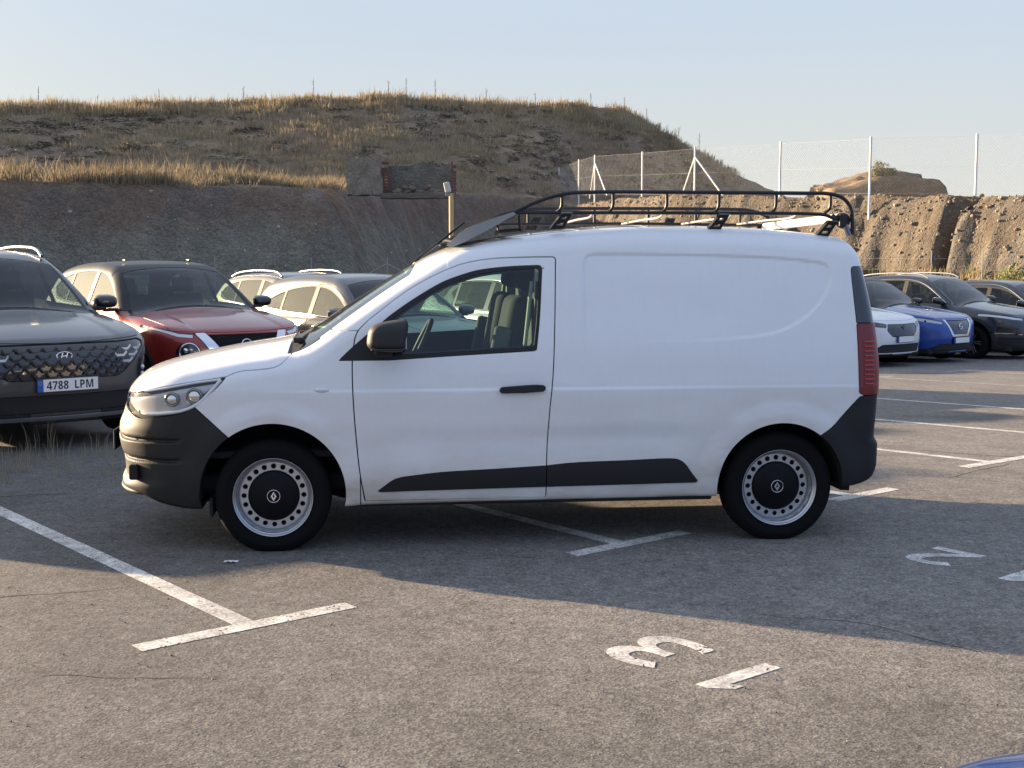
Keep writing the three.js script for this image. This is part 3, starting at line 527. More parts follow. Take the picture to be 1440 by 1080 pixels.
// ------------------------------------------------------------------ the white van
const vanPos = [-1.381, 0, -7.709], vanTurn = .10612, WB = 2.814;
{
  const VT = curve([[-1.06, .62], [-.935, .80], [-.88, .858], [-.83, .905], [-.754, .95], [-.65, .985], [-.484, 1.025], [-.2, 1.08], [-.02, 1.108], [.10, 1.135], [.18, 1.172], [.40, 1.315], [.62, 1.455], [.78, 1.548], [.9, 1.610], [1.02, 1.658], [1.29, 1.715], [1.6, 1.753], [2.1, 1.783], [2.6, 1.777], [3.0, 1.752], [3.25, 1.722], [3.45, 1.68]]);
  const crown = curve([[-.9, .05], [0, .05], [.2, .07], [.8, .06], [1.1, .035], [3.5, .035]]), topR = curve([[-.9, .10], [0, .09], [.2, .08], [.9, .09], [1.3, .10], [3.4, .10]]);
  const VW = curve([[.15, .80], [.3, .845], [.42, .866], [.52, .872], [.7, .885], [.86, .887], [.95, .881], [1.1, .865], [1.3, .83], [1.5, .787], [1.65, .745], [1.78, .705]]);
  const VP = curve([[-.97, .84], [-.75, .905], [-.5, .95], [-.25, .983], [0, .996], [.3, 1], [2.9, 1], [3.2, .992], [3.45, .97]]);
  const XF = curve([[.15, -.81], [.24, -.86], [.30, -.905], [.345, -.912], [.40, -.892], [.48, -.898], [.55, -.918], [.60, -.924], [.66, -.918], [.72, -.895], [.78, -.88], [.86, -.878], [.93, -.85], [1.1, -.70], [1.9, -.5]]);
  const XR = curve([[.2, 3.33], [.31, 3.38], [.36, 3.41], [.42, 3.425], [.53, 3.425], [.585, 3.40], [.7, 3.405], [.94, 3.415], [1.23, 3.39], [1.52, 3.335], [1.64, 3.305], [1.8, 3.24]]);
  const VB = curve([[-.9, .33], [-.72, .305], [-.6, .262], [-.45, .235], [.3, .232], [.5, .243], [2.45, .256], [2.8, .26], [3.05, .285], [3.2, .295], [3.45, .35]]);
  const emb = poly(outline([[1.702, 1.0], [1.702, 1.40]], [[1.702, 1.40], [1.706, 1.55], [1.722, 1.595], [1.765, 1.609]], [[1.765, 1.609], [2.022, 1.609], [2.425, 1.601], [2.831, 1.585], [3.02, 1.566]], [[3.02, 1.566], [3.08, 1.548], [3.102, 1.50], [3.098, 1.455], [3.065, 1.38], [2.977, 1.282], [2.852, 1.204], [2.729, 1.166], [2.405, 1.137], [2.005, 1.128]], [[2.005, 1.128], [1.8, 1.0]]));
  const F = (x, y, z) => {
    const az = abs(z); let W = VW(y) * VP(x);
    if (x > 1.6 && x < 3.2 && y > 1.05 && y < 1.7) { const e = emb(x, y); W -= .0085 * sstep(.011, -.011, e) * sstep(1.06, 1.34, y + .15 * sstep(2.2, 3.0, x)); }
    const ra = hypot(x, y - .315), rb = hypot(x - WB, y - .31);
    if (ra < .56) W += .010 * sstep(.53, .42, ra); if (rb < .54) W += .012 * sstep(.51, .39, rb);
    if (x > .45 && x < 2.4) W -= .010 * exp(-(((y - .60) / .075) ** 2)) * sstep(.45, .7, x) * sstep(2.4, 2.1, x);          // hollow above the cladding
    W += .0065 * (y > .868 ? sstep(.888, .868, y) : sstep(.72, .868, y)) * sstep(-.1, .5, x) * (1 - .6 * sstep(1.9, 2.6, x));                                                          // waist crease
    let xf = XF(y); if (x < -.4 && y < .66 && y > .45) { const q = sstep(-.47, -.52, x); xf += .017 * q * (sstep(.016, .003, abs(y - .612)) + sstep(.016, .003, abs(y - .502))); W -= .014 * q * (sstep(.016, .003, abs(y - .612)) + sstep(.016, .003, abs(y - .502))); }
    let h = smax(az - W, (xf + .20 * (az / .9) ** 2 - x) * .93, .20);
    h = smax(h, x - XR(y) + .03 * (az / .9) ** 2, .075);
    const sl = x < .16 ? .97 : x < .95 ? .86 : 1;
    h = smax(h, (y - VT(x) + crown(x) * (az / .75) ** 2) * sl, topR(x));
    return smax(h, VB(x) - y, .02);
  };
  const body = netMesh(F, [-1.0, .16, -.98], [3.54, 1.84, .98], .0125);
  const linerMat = std([.008, .008, .009], .95, 0, { side: THREE.DoubleSide }), both = (f, zmin = .45) => (x, y, z) => max(f(x, y), zmin - abs(z));
  const van = thing('delivery_van', 'white panel van with black bumpers parked side on across the bays', 'van', vanPos, vanTurn);
  const arch = (x, y) => min(hypot(x, y - .315) - .392, hypot(x - WB, y - .31) - .362);
  take(body, both(arch, .42), 0);
  // side windows and their black frame
  const winOut = poly(outline([[.360, 1.040], [.437, 1.112], [.637, 1.278]], [[.637, 1.278], [.751, 1.357], [.923, 1.457], [1.03, 1.497], [1.12, 1.522], [1.28, 1.541], [1.45, 1.549]], [[1.45, 1.549], [1.466, 1.544], [1.472, 1.53]], [[1.472, 1.53], [1.45, 1.24], [1.431, 1.084]], [[1.431, 1.084], [.975, 1.060], [.634, 1.040]]));
  const winIn = poly(outline([[.622, 1.064], [.655, 1.262]], [[.655, 1.262], [.77, 1.343], [.93, 1.435], [1.04, 1.475], [1.13, 1.500], [1.28, 1.521], [1.43, 1.530]], [[1.43, 1.530], [1.452, 1.522]], [[1.452, 1.522], [1.432, 1.24], [1.414, 1.104]], [[1.414, 1.104], [.975, 1.081]]));
  const inner = { p: body.p, t: body.t };
  const glassM = take(body, both(winIn), .001), frameM = take(body, both(winOut), .0015);
  const ws = (x, y, z) => max(abs(z) - lerp(.735, .585, clamp((x - .17) / .63)) - .0 * y, .195 - .05 * (abs(z) / .7) ** 2 - x, x - .80 + .05 * (abs(z) / .6) ** 2, 1.0 - y);
  const wsM = take(body, ws, .002);
  take(inner, both(winIn), -.012); take(inner, ws, -.01);
  const cowl = take(body, (x, y, z) => max(abs(z) - .76, .085 - x, x - .26, 1.02 - y), .0015);
  const hl = poly(outline([[-1.0, .825], [-.83, .842], [-.543, .905], [-.236, .956]], [[-.236, .956], [-.262, .925], [-.290, .895], [-.364, .832], [-.398, .800]], [[-.398, .800], [-.465, .768], [-.54, .750], [-.63, .738], [-.70, .728], [-.74, .735], [-.80, .762], [-1.0, .775]]));
  const hlM = take(body, (x, y, z) => max(hl(x, y), .44 - abs(z) - .12 * (.84 - y)), .003);
  take(inner, (x, y, z) => max(hl(x, y), .44 - abs(z) - .12 * (.84 - y)), -.02); take(inner, (x, y, z) => max(x + .55, .772 - y, y - .835, abs(z) - .50), -.01);
  const grilleM = take(body, (x, y, z) => max(x + .55, .772 - y, y - .835, abs(z) - .50), .002);
  const bf = poly(outline([[-1.1, .1], [-1.1, .785]], [[-1.1, .785], [-.60, .79], [-.41, .802]], [[-.41, .802], [-.229, .634]], [[-.229, .634], [-.20, .1]]));
  const bfM = take(body, bf, .0025);
  const rb = poly(outline([[3.7, .82], [3.30, .82], [3.256, .812]], [[3.256, .812], [3.186, .738], [3.105, .650], [3.026, .592]], [[3.026, .592], [3.0, .1]], [[3.7, .1], [3.7, .82]]));
  const rbM = take(body, (x, y, z) => rb(x, y), .0025);
  const tl = poly([[3.243, 1.222], [3.8, 1.222], [3.8, .821], [3.28, .821], [3.253, .835]]), tlM = take(body, (x, y, z) => max(tl(x, y), .60 - abs(z)), .002);
  const qt = poly(outline([[3.225, 1.525], [3.228, 1.447], [3.243, 1.224]], [[3.243, 1.224], [3.8, 1.224]], [[3.8, 1.54], [3.262, 1.54], [3.236, 1.538], [3.225, 1.525]])), qtM = take(body, (x, y, z) => max(qt(x, y), .62 - abs(z)), .002);
  const door = poly(outline([[.494, .268], [.468, .43], [.450, .62], [.436, .85], [.434, 1.03], [.442, 1.115], [.461, 1.19], [.524, 1.258]], [[.524, 1.258], [.752, 1.424], [.983, 1.539], [1.099, 1.571], [1.214, 1.586], [1.40, 1.593], [1.535, 1.594]], [[1.535, 1.594], [1.546, 1.586], [1.546, 1.54]], [[1.546, 1.54], [1.533, 1.2], [1.521, .954], [1.504, .779], [1.489, .52], [1.488, .268]]));
  // cladding strip: the door's piece and the side panel's piece
  const clad = poly(outline([[.556, .318], [.60, .352], [.652, .388], [.70, .402]], [[.70, .402], [.906, .424], [1.2, .437], [1.484, .451]], [[1.484, .451], [1.62, .464], [1.95, .473], [2.17, .479], [2.225, .473], [2.262, .450], [2.30, .40], [2.340, .350]], [[2.340, .350], [2.335, .340]], [[2.335, .340], [1.484, .331], [.85, .323], [.556, .318]]));
  const cM = take(body, both((x, y) => clad(x, y)), .0015), cFront = take(cM, (x, y, z) => x - 1.4875, .003);
  const doorMs = [1, -1].map(s => take(body, (x, y, z) => max(door(x, y), .45 - s * z), .0034));
  const hood = poly(outline([[-1.2, .828], [-.83, .845], [-.543, .908], [-.236, .958]], [[-.236, .958], [-.19, .977], [-.15, .988], [-.07, .994], [.018, 1.006], [.05, 1.02], [.075, 1.042], [.143, 1.115], [.20, 1.20]], [[.20, 1.5], [-1.2, 1.5]]));
  const hoodM = take(body, (x, y, z) => max(hood(x, y), x - .24), .0032);
  const fendMs = [1, -1].map(s => take(body, (x, y, z) => max(x - .47 - .8 * max(0, y - 1.0), y - 1.2, .2 - s * z), .003));
  const rearMs = [1, -1].map(s => take(body, (x, y, z) => max(3.27 - x, abs(z) - .69, .006 - s * z, y - 1.68), .003));
  part('body', shell(body, F), vanWhite, van);
  part('inner_shell', shell(inner, F, -.016, 0), M.under, van);
  part('hood', shell(hoodM, F), vanWhite, van);
  for (const m of fendMs) part('fender', shell(m, F), vanWhite, van);
  for (const m of rearMs) part('rear_door', shell(m, F), vanWhite, van);
  part('windshield', shell(wsM, F, -.003, .004), M.vanGlass, van);
  part('cowl_panel', shell(cowl, F, -.006, .01), M.blackPlastic, van);
  part('grille', shell(grilleM, F, -.02, .01), M.blackPlastic, van);
  const fb = part('front_bumper', shell(bfM, F, .001), M.blackPlastic, van), rbp = part('rear_bumper', shell(rbM, F, .001), M.blackPlastic, van);
  for (const s of [1, -1]) {
    const sel = m => { const q = { p: m.p, t: m.t }; return take(q, (x, y, z) => -s * z, 0); };
    const d = part('front_door', shell(doorMs[s > 0 ? 0 : 1], F), vanWhite, van);
    part('window_frame', shell(sel(frameM), F, .001, .012), M.blackPlastic, d);
    part('window', shell(sel(glassM), F, -.004, .002), M.vanGlass, d);
    part('side_cladding', shell(sel(cFront), F, .007, .010), M.blackPlastic, d);
    part('side_cladding', shell(sel(cM), F, .007, .010), M.blackPlastic, van);
    const zs = VW(.885) * s, hz = s * .008;
    const h = new THREE.Shape(); h.moveTo(1.228, .872); h.quadraticCurveTo(1.228, .888, 1.25, .889); h.lineTo(1.36, .8965); h.quadraticCurveTo(1.40, .899, 1.43, .899); h.lineTo(1.462, .897); h.quadraticCurveTo(1.474, .893, 1.474, .883); h.quadraticCurveTo(1.473, .869, 1.455, .867); h.lineTo(1.42, .8655); h.lineTo(1.36, .861); h.lineTo(1.25, .860); h.quadraticCurveTo(1.230, .860, 1.228, .872);
    const hg = new THREE.ExtrudeGeometry(h, { depth: .016, bevelEnabled: true, bevelSize: .003, bevelThickness: .008, bevelSegments: 3, curveSegments: 8 }); hg.translate(0, 0, s > 0 ? zs + .008 : zs - .032);
    part('door_handle', hg, M.blackPlastic, d);
    const ind = new THREE.SphereGeometry(1, 20, 12); ind.scale(.042, .015, .012); ind.rotateZ(-.06); ind.translate(.268, .884, s * (VW(.884) * VP(.27) - .001)); part('side_indicator', ind, M.drl, van);
    // mirror: arm and a rounded housing with the glass at its back
    const mg = new THREE.SphereGeometry(1, 36, 24), q = mg.attributes.position;
    for (let i = 0; i < q.count; i++) { let [x, y, z] = [q.getX(i), q.getY(i), q.getZ(i)]; const pw = (v, e) => Math.sign(v) * abs(v) ** e; x = pw(x, .55); y = pw(y, .55); z = pw(z, .6); const bk = x > .55 ? .55 + (x - .55) * .4 : x; const u = clamp((bk + 1) / 1.7); q.setXYZ(i, .638 + bk * .122 + .01 * y, 1.178 + y * (.070 + .020 * u) + .006 * bk, s * (1.0 + z * .105)); }
    mg.computeVertexNormals(); const mr = part('mirror', mg, M.darkPlastic, van);
    part('mirror_glass', bx(.006, .125, .16, .718, 1.178, s * 1.0, .002), M.chrome, mr); part('mirror_arm', bx(.10, .05, .13, .60, 1.09, s * .90, .02), M.blackPlastic, mr); part('mirror_trim', bx(.17, .012, .02, .62, 1.112, s * 1.095, .005).rotateZ(0), M.darkPlastic, mr);
    // headlight: silver bowl behind a clear lens
    const lm = sel(hlM), hlp = part('headlight', shell(lm, F, 0, .004), M.lens, van);
    part('reflector', shell(lm, F, -.02, 0), M.lampInner, hlp);
    const onSide = (x, y, in_) => { let z = .3; for (let i = 0; i < 80; i++) { const f = F(x, y, z); if (f > -.0005) break; z -= f * .7; } return [x, y, s * (z - in_)]; };
    for (const [x, y, r] of [[-.405, .852, .042], [-.525, .835, .036]]) { const [px, py, pz] = onSide(x, y, .016), lb = part('lamp_bowl', new THREE.SphereGeometry(1, 24, 16).scale(r * .8, r * .72, .012).rotateY(-s * .3).translate(px, py, pz), M.reflector, hlp); lb.name = 'lamp_bowl'; part('lamp_ring', new THREE.TorusGeometry(r, .0075, 8, 28).scale(1, .9, 1).rotateY(-s * .3).translate(px, py, pz), M.darkChrome, hlp); }
    part('running_light', tube([[-.262, .942], [-.31, .888], [-.385, .815], [-.47, .777], [-.56, .762], [-.66, .752]].map(([x, y]) => onSide(x, y, .008)), .010), M.drl, hlp);
    part('running_light', tube([[-.262, .944], [-.40, .925], [-.55, .897], [-.68, .872]].map(([x, y]) => onSide(x, y, .008)), .007), M.drl, hlp);
    part('indicator_lamp', bx(.06, .03, .05, -.70, .752, s * .668, .01), M.amber, hlp);
    const tm = sel(tlM), tlp = part('tail_light', shell(tm, F, .006, .012), M.redLens, van);
    for (let k = 0; k < 10; k++) part('light_bar', bx(.056, .009, .05, 3.31 - .0 * k, 1.12 - k * .026, s * (VW(1.12 - k * .026) * .978 + .000), .003), M.redBar, tlp);
    part('light_bar', bx(.07, .012, .03, 3.31, .845, s * .853, .003), std([.5, .3, .3], .3), tlp);
    part('rear_trim', shell(sel(qtM), F, .001, .012), M.gloss, van);
    // arch liners
    for (const [ax, ay, r] of [[0, .315, .396], [WB, .31, .366]]) part('arch_flange', new THREE.RingGeometry(r - .006, r + .055, 40, 1, -.1, PI + .2).translate(ax, ay, s * .815), linerMat, van);
    for (const [ax, ay, r] of [[0, .315, .396], [WB, .31, .366]]) part('arch_liner', new THREE.CylinderGeometry(r, r, .36, 40, 1, true, PI * .5 - .1, PI + .2).rotateX(PI / 2).rotateZ(0).translate(ax, ay, s * .655), linerMat, van);
    for (const [ax, ay, r] of [[0, .315, .396], [WB, .31, .366]]) part('arch_inner_panel', new THREE.CircleGeometry(r + .02, 40, -.25, PI + .5).translate(ax, ay, s * .48), linerMat, van);
    // fog lamp niche and lower lip of the bumper
    part('fog_niche', bx(.05, .085, .14, -.755, .43, s * .665, .012).rotateY(0), M.under, fb);
    part('lower_lip', tube([[-.87, .33, s * .35], [-.84, .322, s * .52], [-.765, .315, s * .655], [-.60, .312, s * .755], [-.52, .315, s * .79]], .014), M.darkPlastic, fb);
    part('mud_flap', bx(.02, .10, .20, -.335, .24, s * .70, .006), M.under, van);
    steelWheel(van, 0, s * .758, s); steelWheel(van, WB, s * .752, s);
    const seat = new THREE.Group(); seat.name = 'seat'; van.add(seat);
    part('cushion', bx(.52, .14, .50, .98, .72, s * .37, .05).rotateZ(0), M.seat, seat);
    part('backrest', bx(.14, .62, .48, 0, .31, 0, .06).rotateZ(-.20).translate(1.27, .76, s * .37), M.seat, seat);
    part('side_bolster', bx(.10, .34, .05, 0, .22, 0, .03).rotateZ(-.2).translate(1.20, .82, s * (.37 + .24)), M.seatGrey, seat);
    part('headrest', bx(.09, .20, .27, 0, .74, 0, .045).rotateZ(-.16).translate(1.30, .77, s * .37), M.seat, seat);
    part('seat_belt', bar([1.42, 1.46, s * .74], [1.36, .92, s * .76], .012, 6), M.trim, seat);
    part('pillar_trim', bx(.06, .52, .03, 1.46, 1.28, s * .765, .01).rotateZ(0), M.trim, van);
  }
  part('plate_face', bx(.003, .10, .48, -.9495, .545, 0, .001), std([.75, .75, .74], .5), part('license_plate', bx(.012, .115, .51, -.942, .545, 0, .003), M.blackPlastic, fb));
  part('underbody', merge([bx(3.9, .10, 1.30, 1.35, .345, 0, .03), bx(2.03, .05, 1.63, 1.42, .258, 0, .012), bx(.10, .06, 1.3, 0, .30, 0, .02), bx(.10, .08, 1.3, WB, .30, 0, .02)]), M.under, van);
  part('bulkhead', bx(.03, 1.05, 1.42, 1.50, 1.05, 0, .01), M.darkPlastic, van);
  part('cargo_floor', bx(1.78, .04, 1.6, 2.42, .70, 0, .01), M.under, van);
  part('cabin_floor', bx(1.9, .04, 1.5, .55, .52, 0, .01), M.under, van);
  part('dashboard', merge([bx(.46, .22, 1.42, .52, .93, 0, .07), bx(.30, .06, 1.36, .38, 1.04, 0, .03), bx(.16, .10, .36, .66, 1.05, .37, .04)]), M.seat, van);
  part('steering_wheel', new THREE.TorusGeometry(.185, .015, 10, 40).rotateY(PI / 2).rotateZ(-.45).translate(.80, 1.06, .37), M.blackPlastic, van);
  for (const [z0, z1] of [[.52, .02], [-.10, -.58]]) part('wiper', merge([bar([.135, 1.128, z0], [.205, 1.165, z1 * .9 + z0 * .1], .010, 6), bx(.06, .03, .08, .13, 1.13, z0, .01)]), M.blackPlastic, van);
  part('antenna', bar([.80, 1.565, 0], [1.10, 1.80, 0], .009, 8, .006), M.rackBlack, van);

  // ---------------------------------------------------------------- roof rack resting on the van
  const rack = thing('roof_rack', 'black tubular roof rack with a front wind visor on top of the white van', 'roof rack', vanPos, vanTurn);
  const zr = .62, K = M.rackBlack;
  part('top_rail', tube([[1.00, 1.672, zr], [1.10, 1.725, zr], [1.22, 1.785, zr], [1.35, 1.848, zr], [1.48, 1.905, zr], [1.62, 1.943, zr], [1.78, 1.953, zr], [2.4, 1.955, zr], [3.0, 1.953, zr], [3.14, 1.951, zr], [3.22, 1.93, zr], [3.268, 1.88, zr], [3.285, 1.80, zr], [3.288, 1.72, zr]], .0115, 10, 110), K, rack);
  part('top_rail', tube([[1.10, 1.725, -zr], [1.25, 1.80, -zr], [1.40, 1.868, -zr], [1.55, 1.898, -zr], [1.8, 1.905, -zr], [2.9, 1.905, -zr], [3.03, 1.90, -zr], [3.13, 1.875, -zr], [3.18, 1.85, -zr]], .0115, 10, 90), K, rack);
  part('lower_rail', tube([[1.34, 1.838, zr], [1.7, 1.839, zr], [2.6, 1.840, zr], [3.06, 1.836, zr], [3.13, 1.829, zr], [3.185, 1.805, zr]], .0105, 10, 60), K, rack);
  part('lower_rail', tube([[1.34, 1.80, -zr], [2.2, 1.808, -zr], [3.15, 1.80, -zr]], .0105, 10, 40), K, rack);
  for (const x of [1.603, 1.893, 2.2, 2.50, 2.832, 3.152]) part('upright', tube([[x, 1.950, zr], [x, 1.885, zr], [x - .006, 1.862, zr - .004], [x - .03, 1.842, zr - .03], [x - .03, 1.840, zr - .1]], .0095, 8, 24), K, rack);
  for (const x of [1.56, 2.0, 2.36, 2.68, 2.98]) part('upright', bar([x, 1.803, -zr], [x, 1.904, -zr], .009), K, rack);
  for (const x of [1.36, 1.78, 2.18, 2.58, 2.96]) part('crossbar', tube([[x, 1.838, zr], [x, 1.822, zr - .06], [x, 1.815, 0], [x, 1.806, -zr]], .007, 8, 24), M.alu, rack);
  for (const [x, y] of [[1.58, 1.757], [2.475, 1.752], [3.105, 1.715]]) for (const s of [1, -1]) {
    const g = new THREE.Shape(L2([[-.045, 0], [.028, 0], [.075, .088], [.02, .088]])); for (const [a, b] of [[.2, .4], [.6, .8]]) g.holes.push(new THREE.Path(L2([[-.035 + .065 * a + .006, .088 * a], [-.035 + .065 * b + .006, .088 * b], [.018 + .045 * b - .004, .088 * b], [.018 + .045 * a - .004, .088 * a]])));
    part('foot', new THREE.ExtrudeGeometry(g, { depth: .03, bevelEnabled: true, bevelSize: .002, bevelThickness: .002, bevelSegments: 1 }).rotateX(s * .28).translate(x, y, s > 0 ? zr - .005 : -zr - .03), K, rack);
  }
  part('roller', bar([3.215, 1.815, .60], [3.15, 1.79, -.60], .026, 20), M.pvc, rack);
  part('roller_bracket', merge([bar([3.17, 1.83, .60], [3.285, 1.73, .61], .014), bx(.05, .08, .03, 3.23, 1.80, .62, .012), new THREE.TorusGeometry(.034, .012, 8, 24).translate(3.235, 1.80, .60)]), K, rack);
  part('roller_spring', bar([3.245, 1.775, .62], [3.268, 1.715, .62], .016, 10), M.darkChrome, rack);
  { // bowed smoked visor with a pale edge plate
    const g = new THREE.PlaneGeometry(1, 1, 10, 28), q = g.attributes.position, zz = zr - .02;
    for (let i = 0; i < q.count; i++) { const u = q.getX(i) + .5, v = q.getY(i) * 2, b = 1 - v * v; q.setXYZ(i, lerp(.98, 1.36, u) - .03 * b * (1 - u), lerp(1.665, 1.842, u) + .016 * b * sin(u * 2.6) + .016 * sin(u * PI), v * zz); }
    g.computeVertexNormals(); const th = g.clone(); const sol = []; sol.push(g.toNonIndexed()); th.translate(0, -.005, 0); sol.push(th.toNonIndexed());
    part('wind_visor', merge(sol), new THREE.MeshPhysicalMaterial({ color: lin(.10, .15, .125), transmission: .9, thickness: 0, roughness: .05, side: THREE.DoubleSide }), rack);
    const e = new THREE.Shape(L2([[.955, 1.655], [.985, 1.645], [1.05, 1.672], [1.17, 1.733], [1.345, 1.830], [1.33, 1.842], [1.20, 1.798], [1.10, 1.765], [1.03, 1.725]]));
    part('visor_end_plate', new THREE.ExtrudeGeometry(e, { depth: .008, bevelEnabled: false }).translate(0, 0, zr + .008), M.alu, rack);
    part('visor_end_plate', new THREE.ExtrudeGeometry(e, { depth: .008, bevelEnabled: false }).translate(0, -.03, -zr - .012), M.darkPlastic, rack);
    part('front_bar', tube([[1.0, 1.672, zr], [.99, 1.682, .3], [.985, 1.69, 0], [.99, 1.682, -.3], [1.02, 1.68, -zr]], .009, 8, 40), K, rack);
    part('front_stay', merge([bar([1.36, 1.84, zr], [1.37, 1.745, zr - .02], .008), bar([1.36, 1.80, -zr], [1.37, 1.73, -zr + .02], .008), tube([[1.37, 1.745, zr - .02], [1.30, 1.742, 0], [1.37, 1.73, -zr + .02]], .010, 8, 20)]), K, rack);
  }
}

// ------------------------------------------------------------------ parked cars
const carBase = (() => {
  const VT = curve([[-1.05, .64], [-.90, .80], [-.82, .865], [-.70, .915], [-.4, .985], [0, 1.045], [.33, 1.095], [.45, 1.135], [.8, 1.365], [1.15, 1.56], [1.35, 1.612], [1.8, 1.645], [2.3, 1.635], [2.7, 1.60], [3.0, 1.545], [3.15, 1.49], [3.4, 1.3]]);
  const crown = curve([[-1, .04], [.2, .05], [.5, .09], [1.1, .07], [1.4, .045], [3.4, .05]]), topR = curve([[-1, .09], [.2, .10], [.5, .07], [1.2, .08], [1.5, .09], [3.4, .09]]);
  const VW = curve([[.18, .82], [.3, .872], [.42, .895], [.55, .905], [.7, .925], [.82, .930], [.93, .922], [1.02, .895], [1.06, .870], [1.1, .855], [1.3, .775], [1.5, .690], [1.65, .62]]);
  const VP = curve([[-1, .80], [-.7, .905], [-.35, .972], [0, 1], [2.7, 1], [3.1, .985], [3.4, .95], [3.6, .90]]);
  const XF = curve([[.15, -.74], [.22, -.86], [.28, -.905], [.40, -.915], [.5, -.925], [.62, -.92], [.75, -.905], [.84, -.875], [.92, -.82], [1.1, -.7], [1.8, -.6]]);
  const XR = curve([[.2, 3.42], [.35, 3.53], [.6, 3.57], [.85, 3.54], [1.0, 3.48], [1.1, 3.43], [1.3, 3.29], [1.5, 3.13], [1.7, 2.96]]);
  return (x, y, z) => {
    const az = abs(z); let W = VW(y) * VP(x);
    const ra = hypot(x, y - .36), rb = hypot(x - 2.68, y - .36); if (ra < .62) W += .025 * sstep(.60, .42, ra); if (rb < .62) W += .025 * sstep(.60, .42, rb);
    if (x > .3 && x < 2.4) W -= .022 * exp(-(((y - .58) / .12) ** 2)) * sstep(.3, .7, x) * sstep(2.4, 2.0, x);
    let h = smax(az - W, (XF(y) + .20 * (az / .93) ** 2 - x) * .93, .26);
    h = smax(h, (x - XR(y) + .08 * (az / .9) ** 2) * .92, .14);
    const sl = x < .4 ? .98 : x < 1.2 ? .86 : x < 3 ? 1 : .85;
    let top = VT(x) - crown(x) * (az / .8) ** 2; if (x < .35) top += .012 * sstep(.50, .58, az) * sstep(-.9, -.5, x);
    h = smax(h, (y - top) * sl, topR(x));
    return smax(h, .20 - y, .04);
  };
})();
const plates = {};
function plateMat(text) {
  const c = document.createElement('canvas'); c.width = 520; c.height = 110; const k = c.getContext('2d');
  k.fillStyle = '#e9e9e6'; k.fillRect(0, 0, 520, 110); k.fillStyle = '#1f55a8'; k.fillRect(0, 0, 52, 110); k.fillStyle = '#e8d34a'; for (let i = 0; i < 12; i++) { k.beginPath(); k.arc(26 + 14 * cos(i * PI / 6), 34 + 14 * sin(i * PI / 6), 2.2, 0, 7); k.fill(); }
  if (text) { k.fillStyle = '#15151a'; k.font = 'bold 92px sans-serif'; k.textBaseline = 'middle'; k.textAlign = 'center'; const [a, b] = text.split(' '); k.save(); k.translate(172, 58); k.scale(.92, 1.05); k.fillText(a, 0, 0); k.restore(); k.save(); k.translate(396, 58); k.scale(.92, 1.05); k.fillText(b, 0, 0); k.restore(); }
  k.strokeStyle = '#333'; k.lineWidth = 3; k.strokeRect(2, 2, 516, 106);
  const t = new THREE.CanvasTexture(c); t.colorSpace = THREE.SRGBColorSpace; t.anisotropy = 8; return new THREE.MeshStandardMaterial({ map: t, roughness: .45 });
}
const xr = (pts, a, b) => { const f = poly(pts); return (x, y) => max(f(x, y), a - x, x - b); };
const DLO = outline([[.60, 1.085], [.80, 1.215], [1.0, 1.335], [1.2, 1.435], [1.40, 1.497], [1.7, 1.528], [2.1, 1.525], [2.5, 1.490], [2.75, 1.435]], [[2.75, 1.435], [2.93, 1.345], [2.96, 1.30], [2.90, 1.235], [2.78, 1.175]], [[2.78, 1.175], [2.5, 1.145], [1.6, 1.105], [.60, 1.080]]);
const DLOsleek = outline([[.58, 1.07], [.80, 1.20], [1.0, 1.315], [1.2, 1.40], [1.40, 1.455], [1.7, 1.482], [2.0, 1.470], [2.4, 1.415], [2.68, 1.335], [2.92, 1.235]], [[2.92, 1.235], [2.955, 1.215], [2.93, 1.18], [2.80, 1.145]], [[2.80, 1.145], [2.4, 1.115], [1.6, 1.09], [.58, 1.066]]);
const seatGeo = (() => { const g = []; for (const z of [-.38, .38]) g.push(bx(.50, .14, .50, 1.25, .62, z, .05), bx(.14, .58, .48, 0, .29, 0, .06).rotateZ(-.2).translate(1.50, .66, z), bx(.09, .18, .27, 0, .68, 0, .04).rotateZ(-.16).translate(1.54, .67, z)); g.push(bx(.5, .16, 1.2, 2.15, .60, 0, .05), bx(.14, .55, 1.2, 0, .27, 0, .05).rotateZ(-.25).translate(2.4, .66, 0)); for (const z of [-.38, 0, .38]) g.push(bx(.08, .15, .24, 2.5, 1.26, z, .035)); return merge(g); })();
const dashGeo = merge([bx(.55, .2, 1.36, .62, .93, 0, .08), bx(.10, .10, .3, .86, 1.0, .38, .03), new THREE.TorusGeometry(.18, .014, 8, 32).rotateY(PI / 2).rotateZ(-.4).translate(1.0, 1.0, -.38)]);
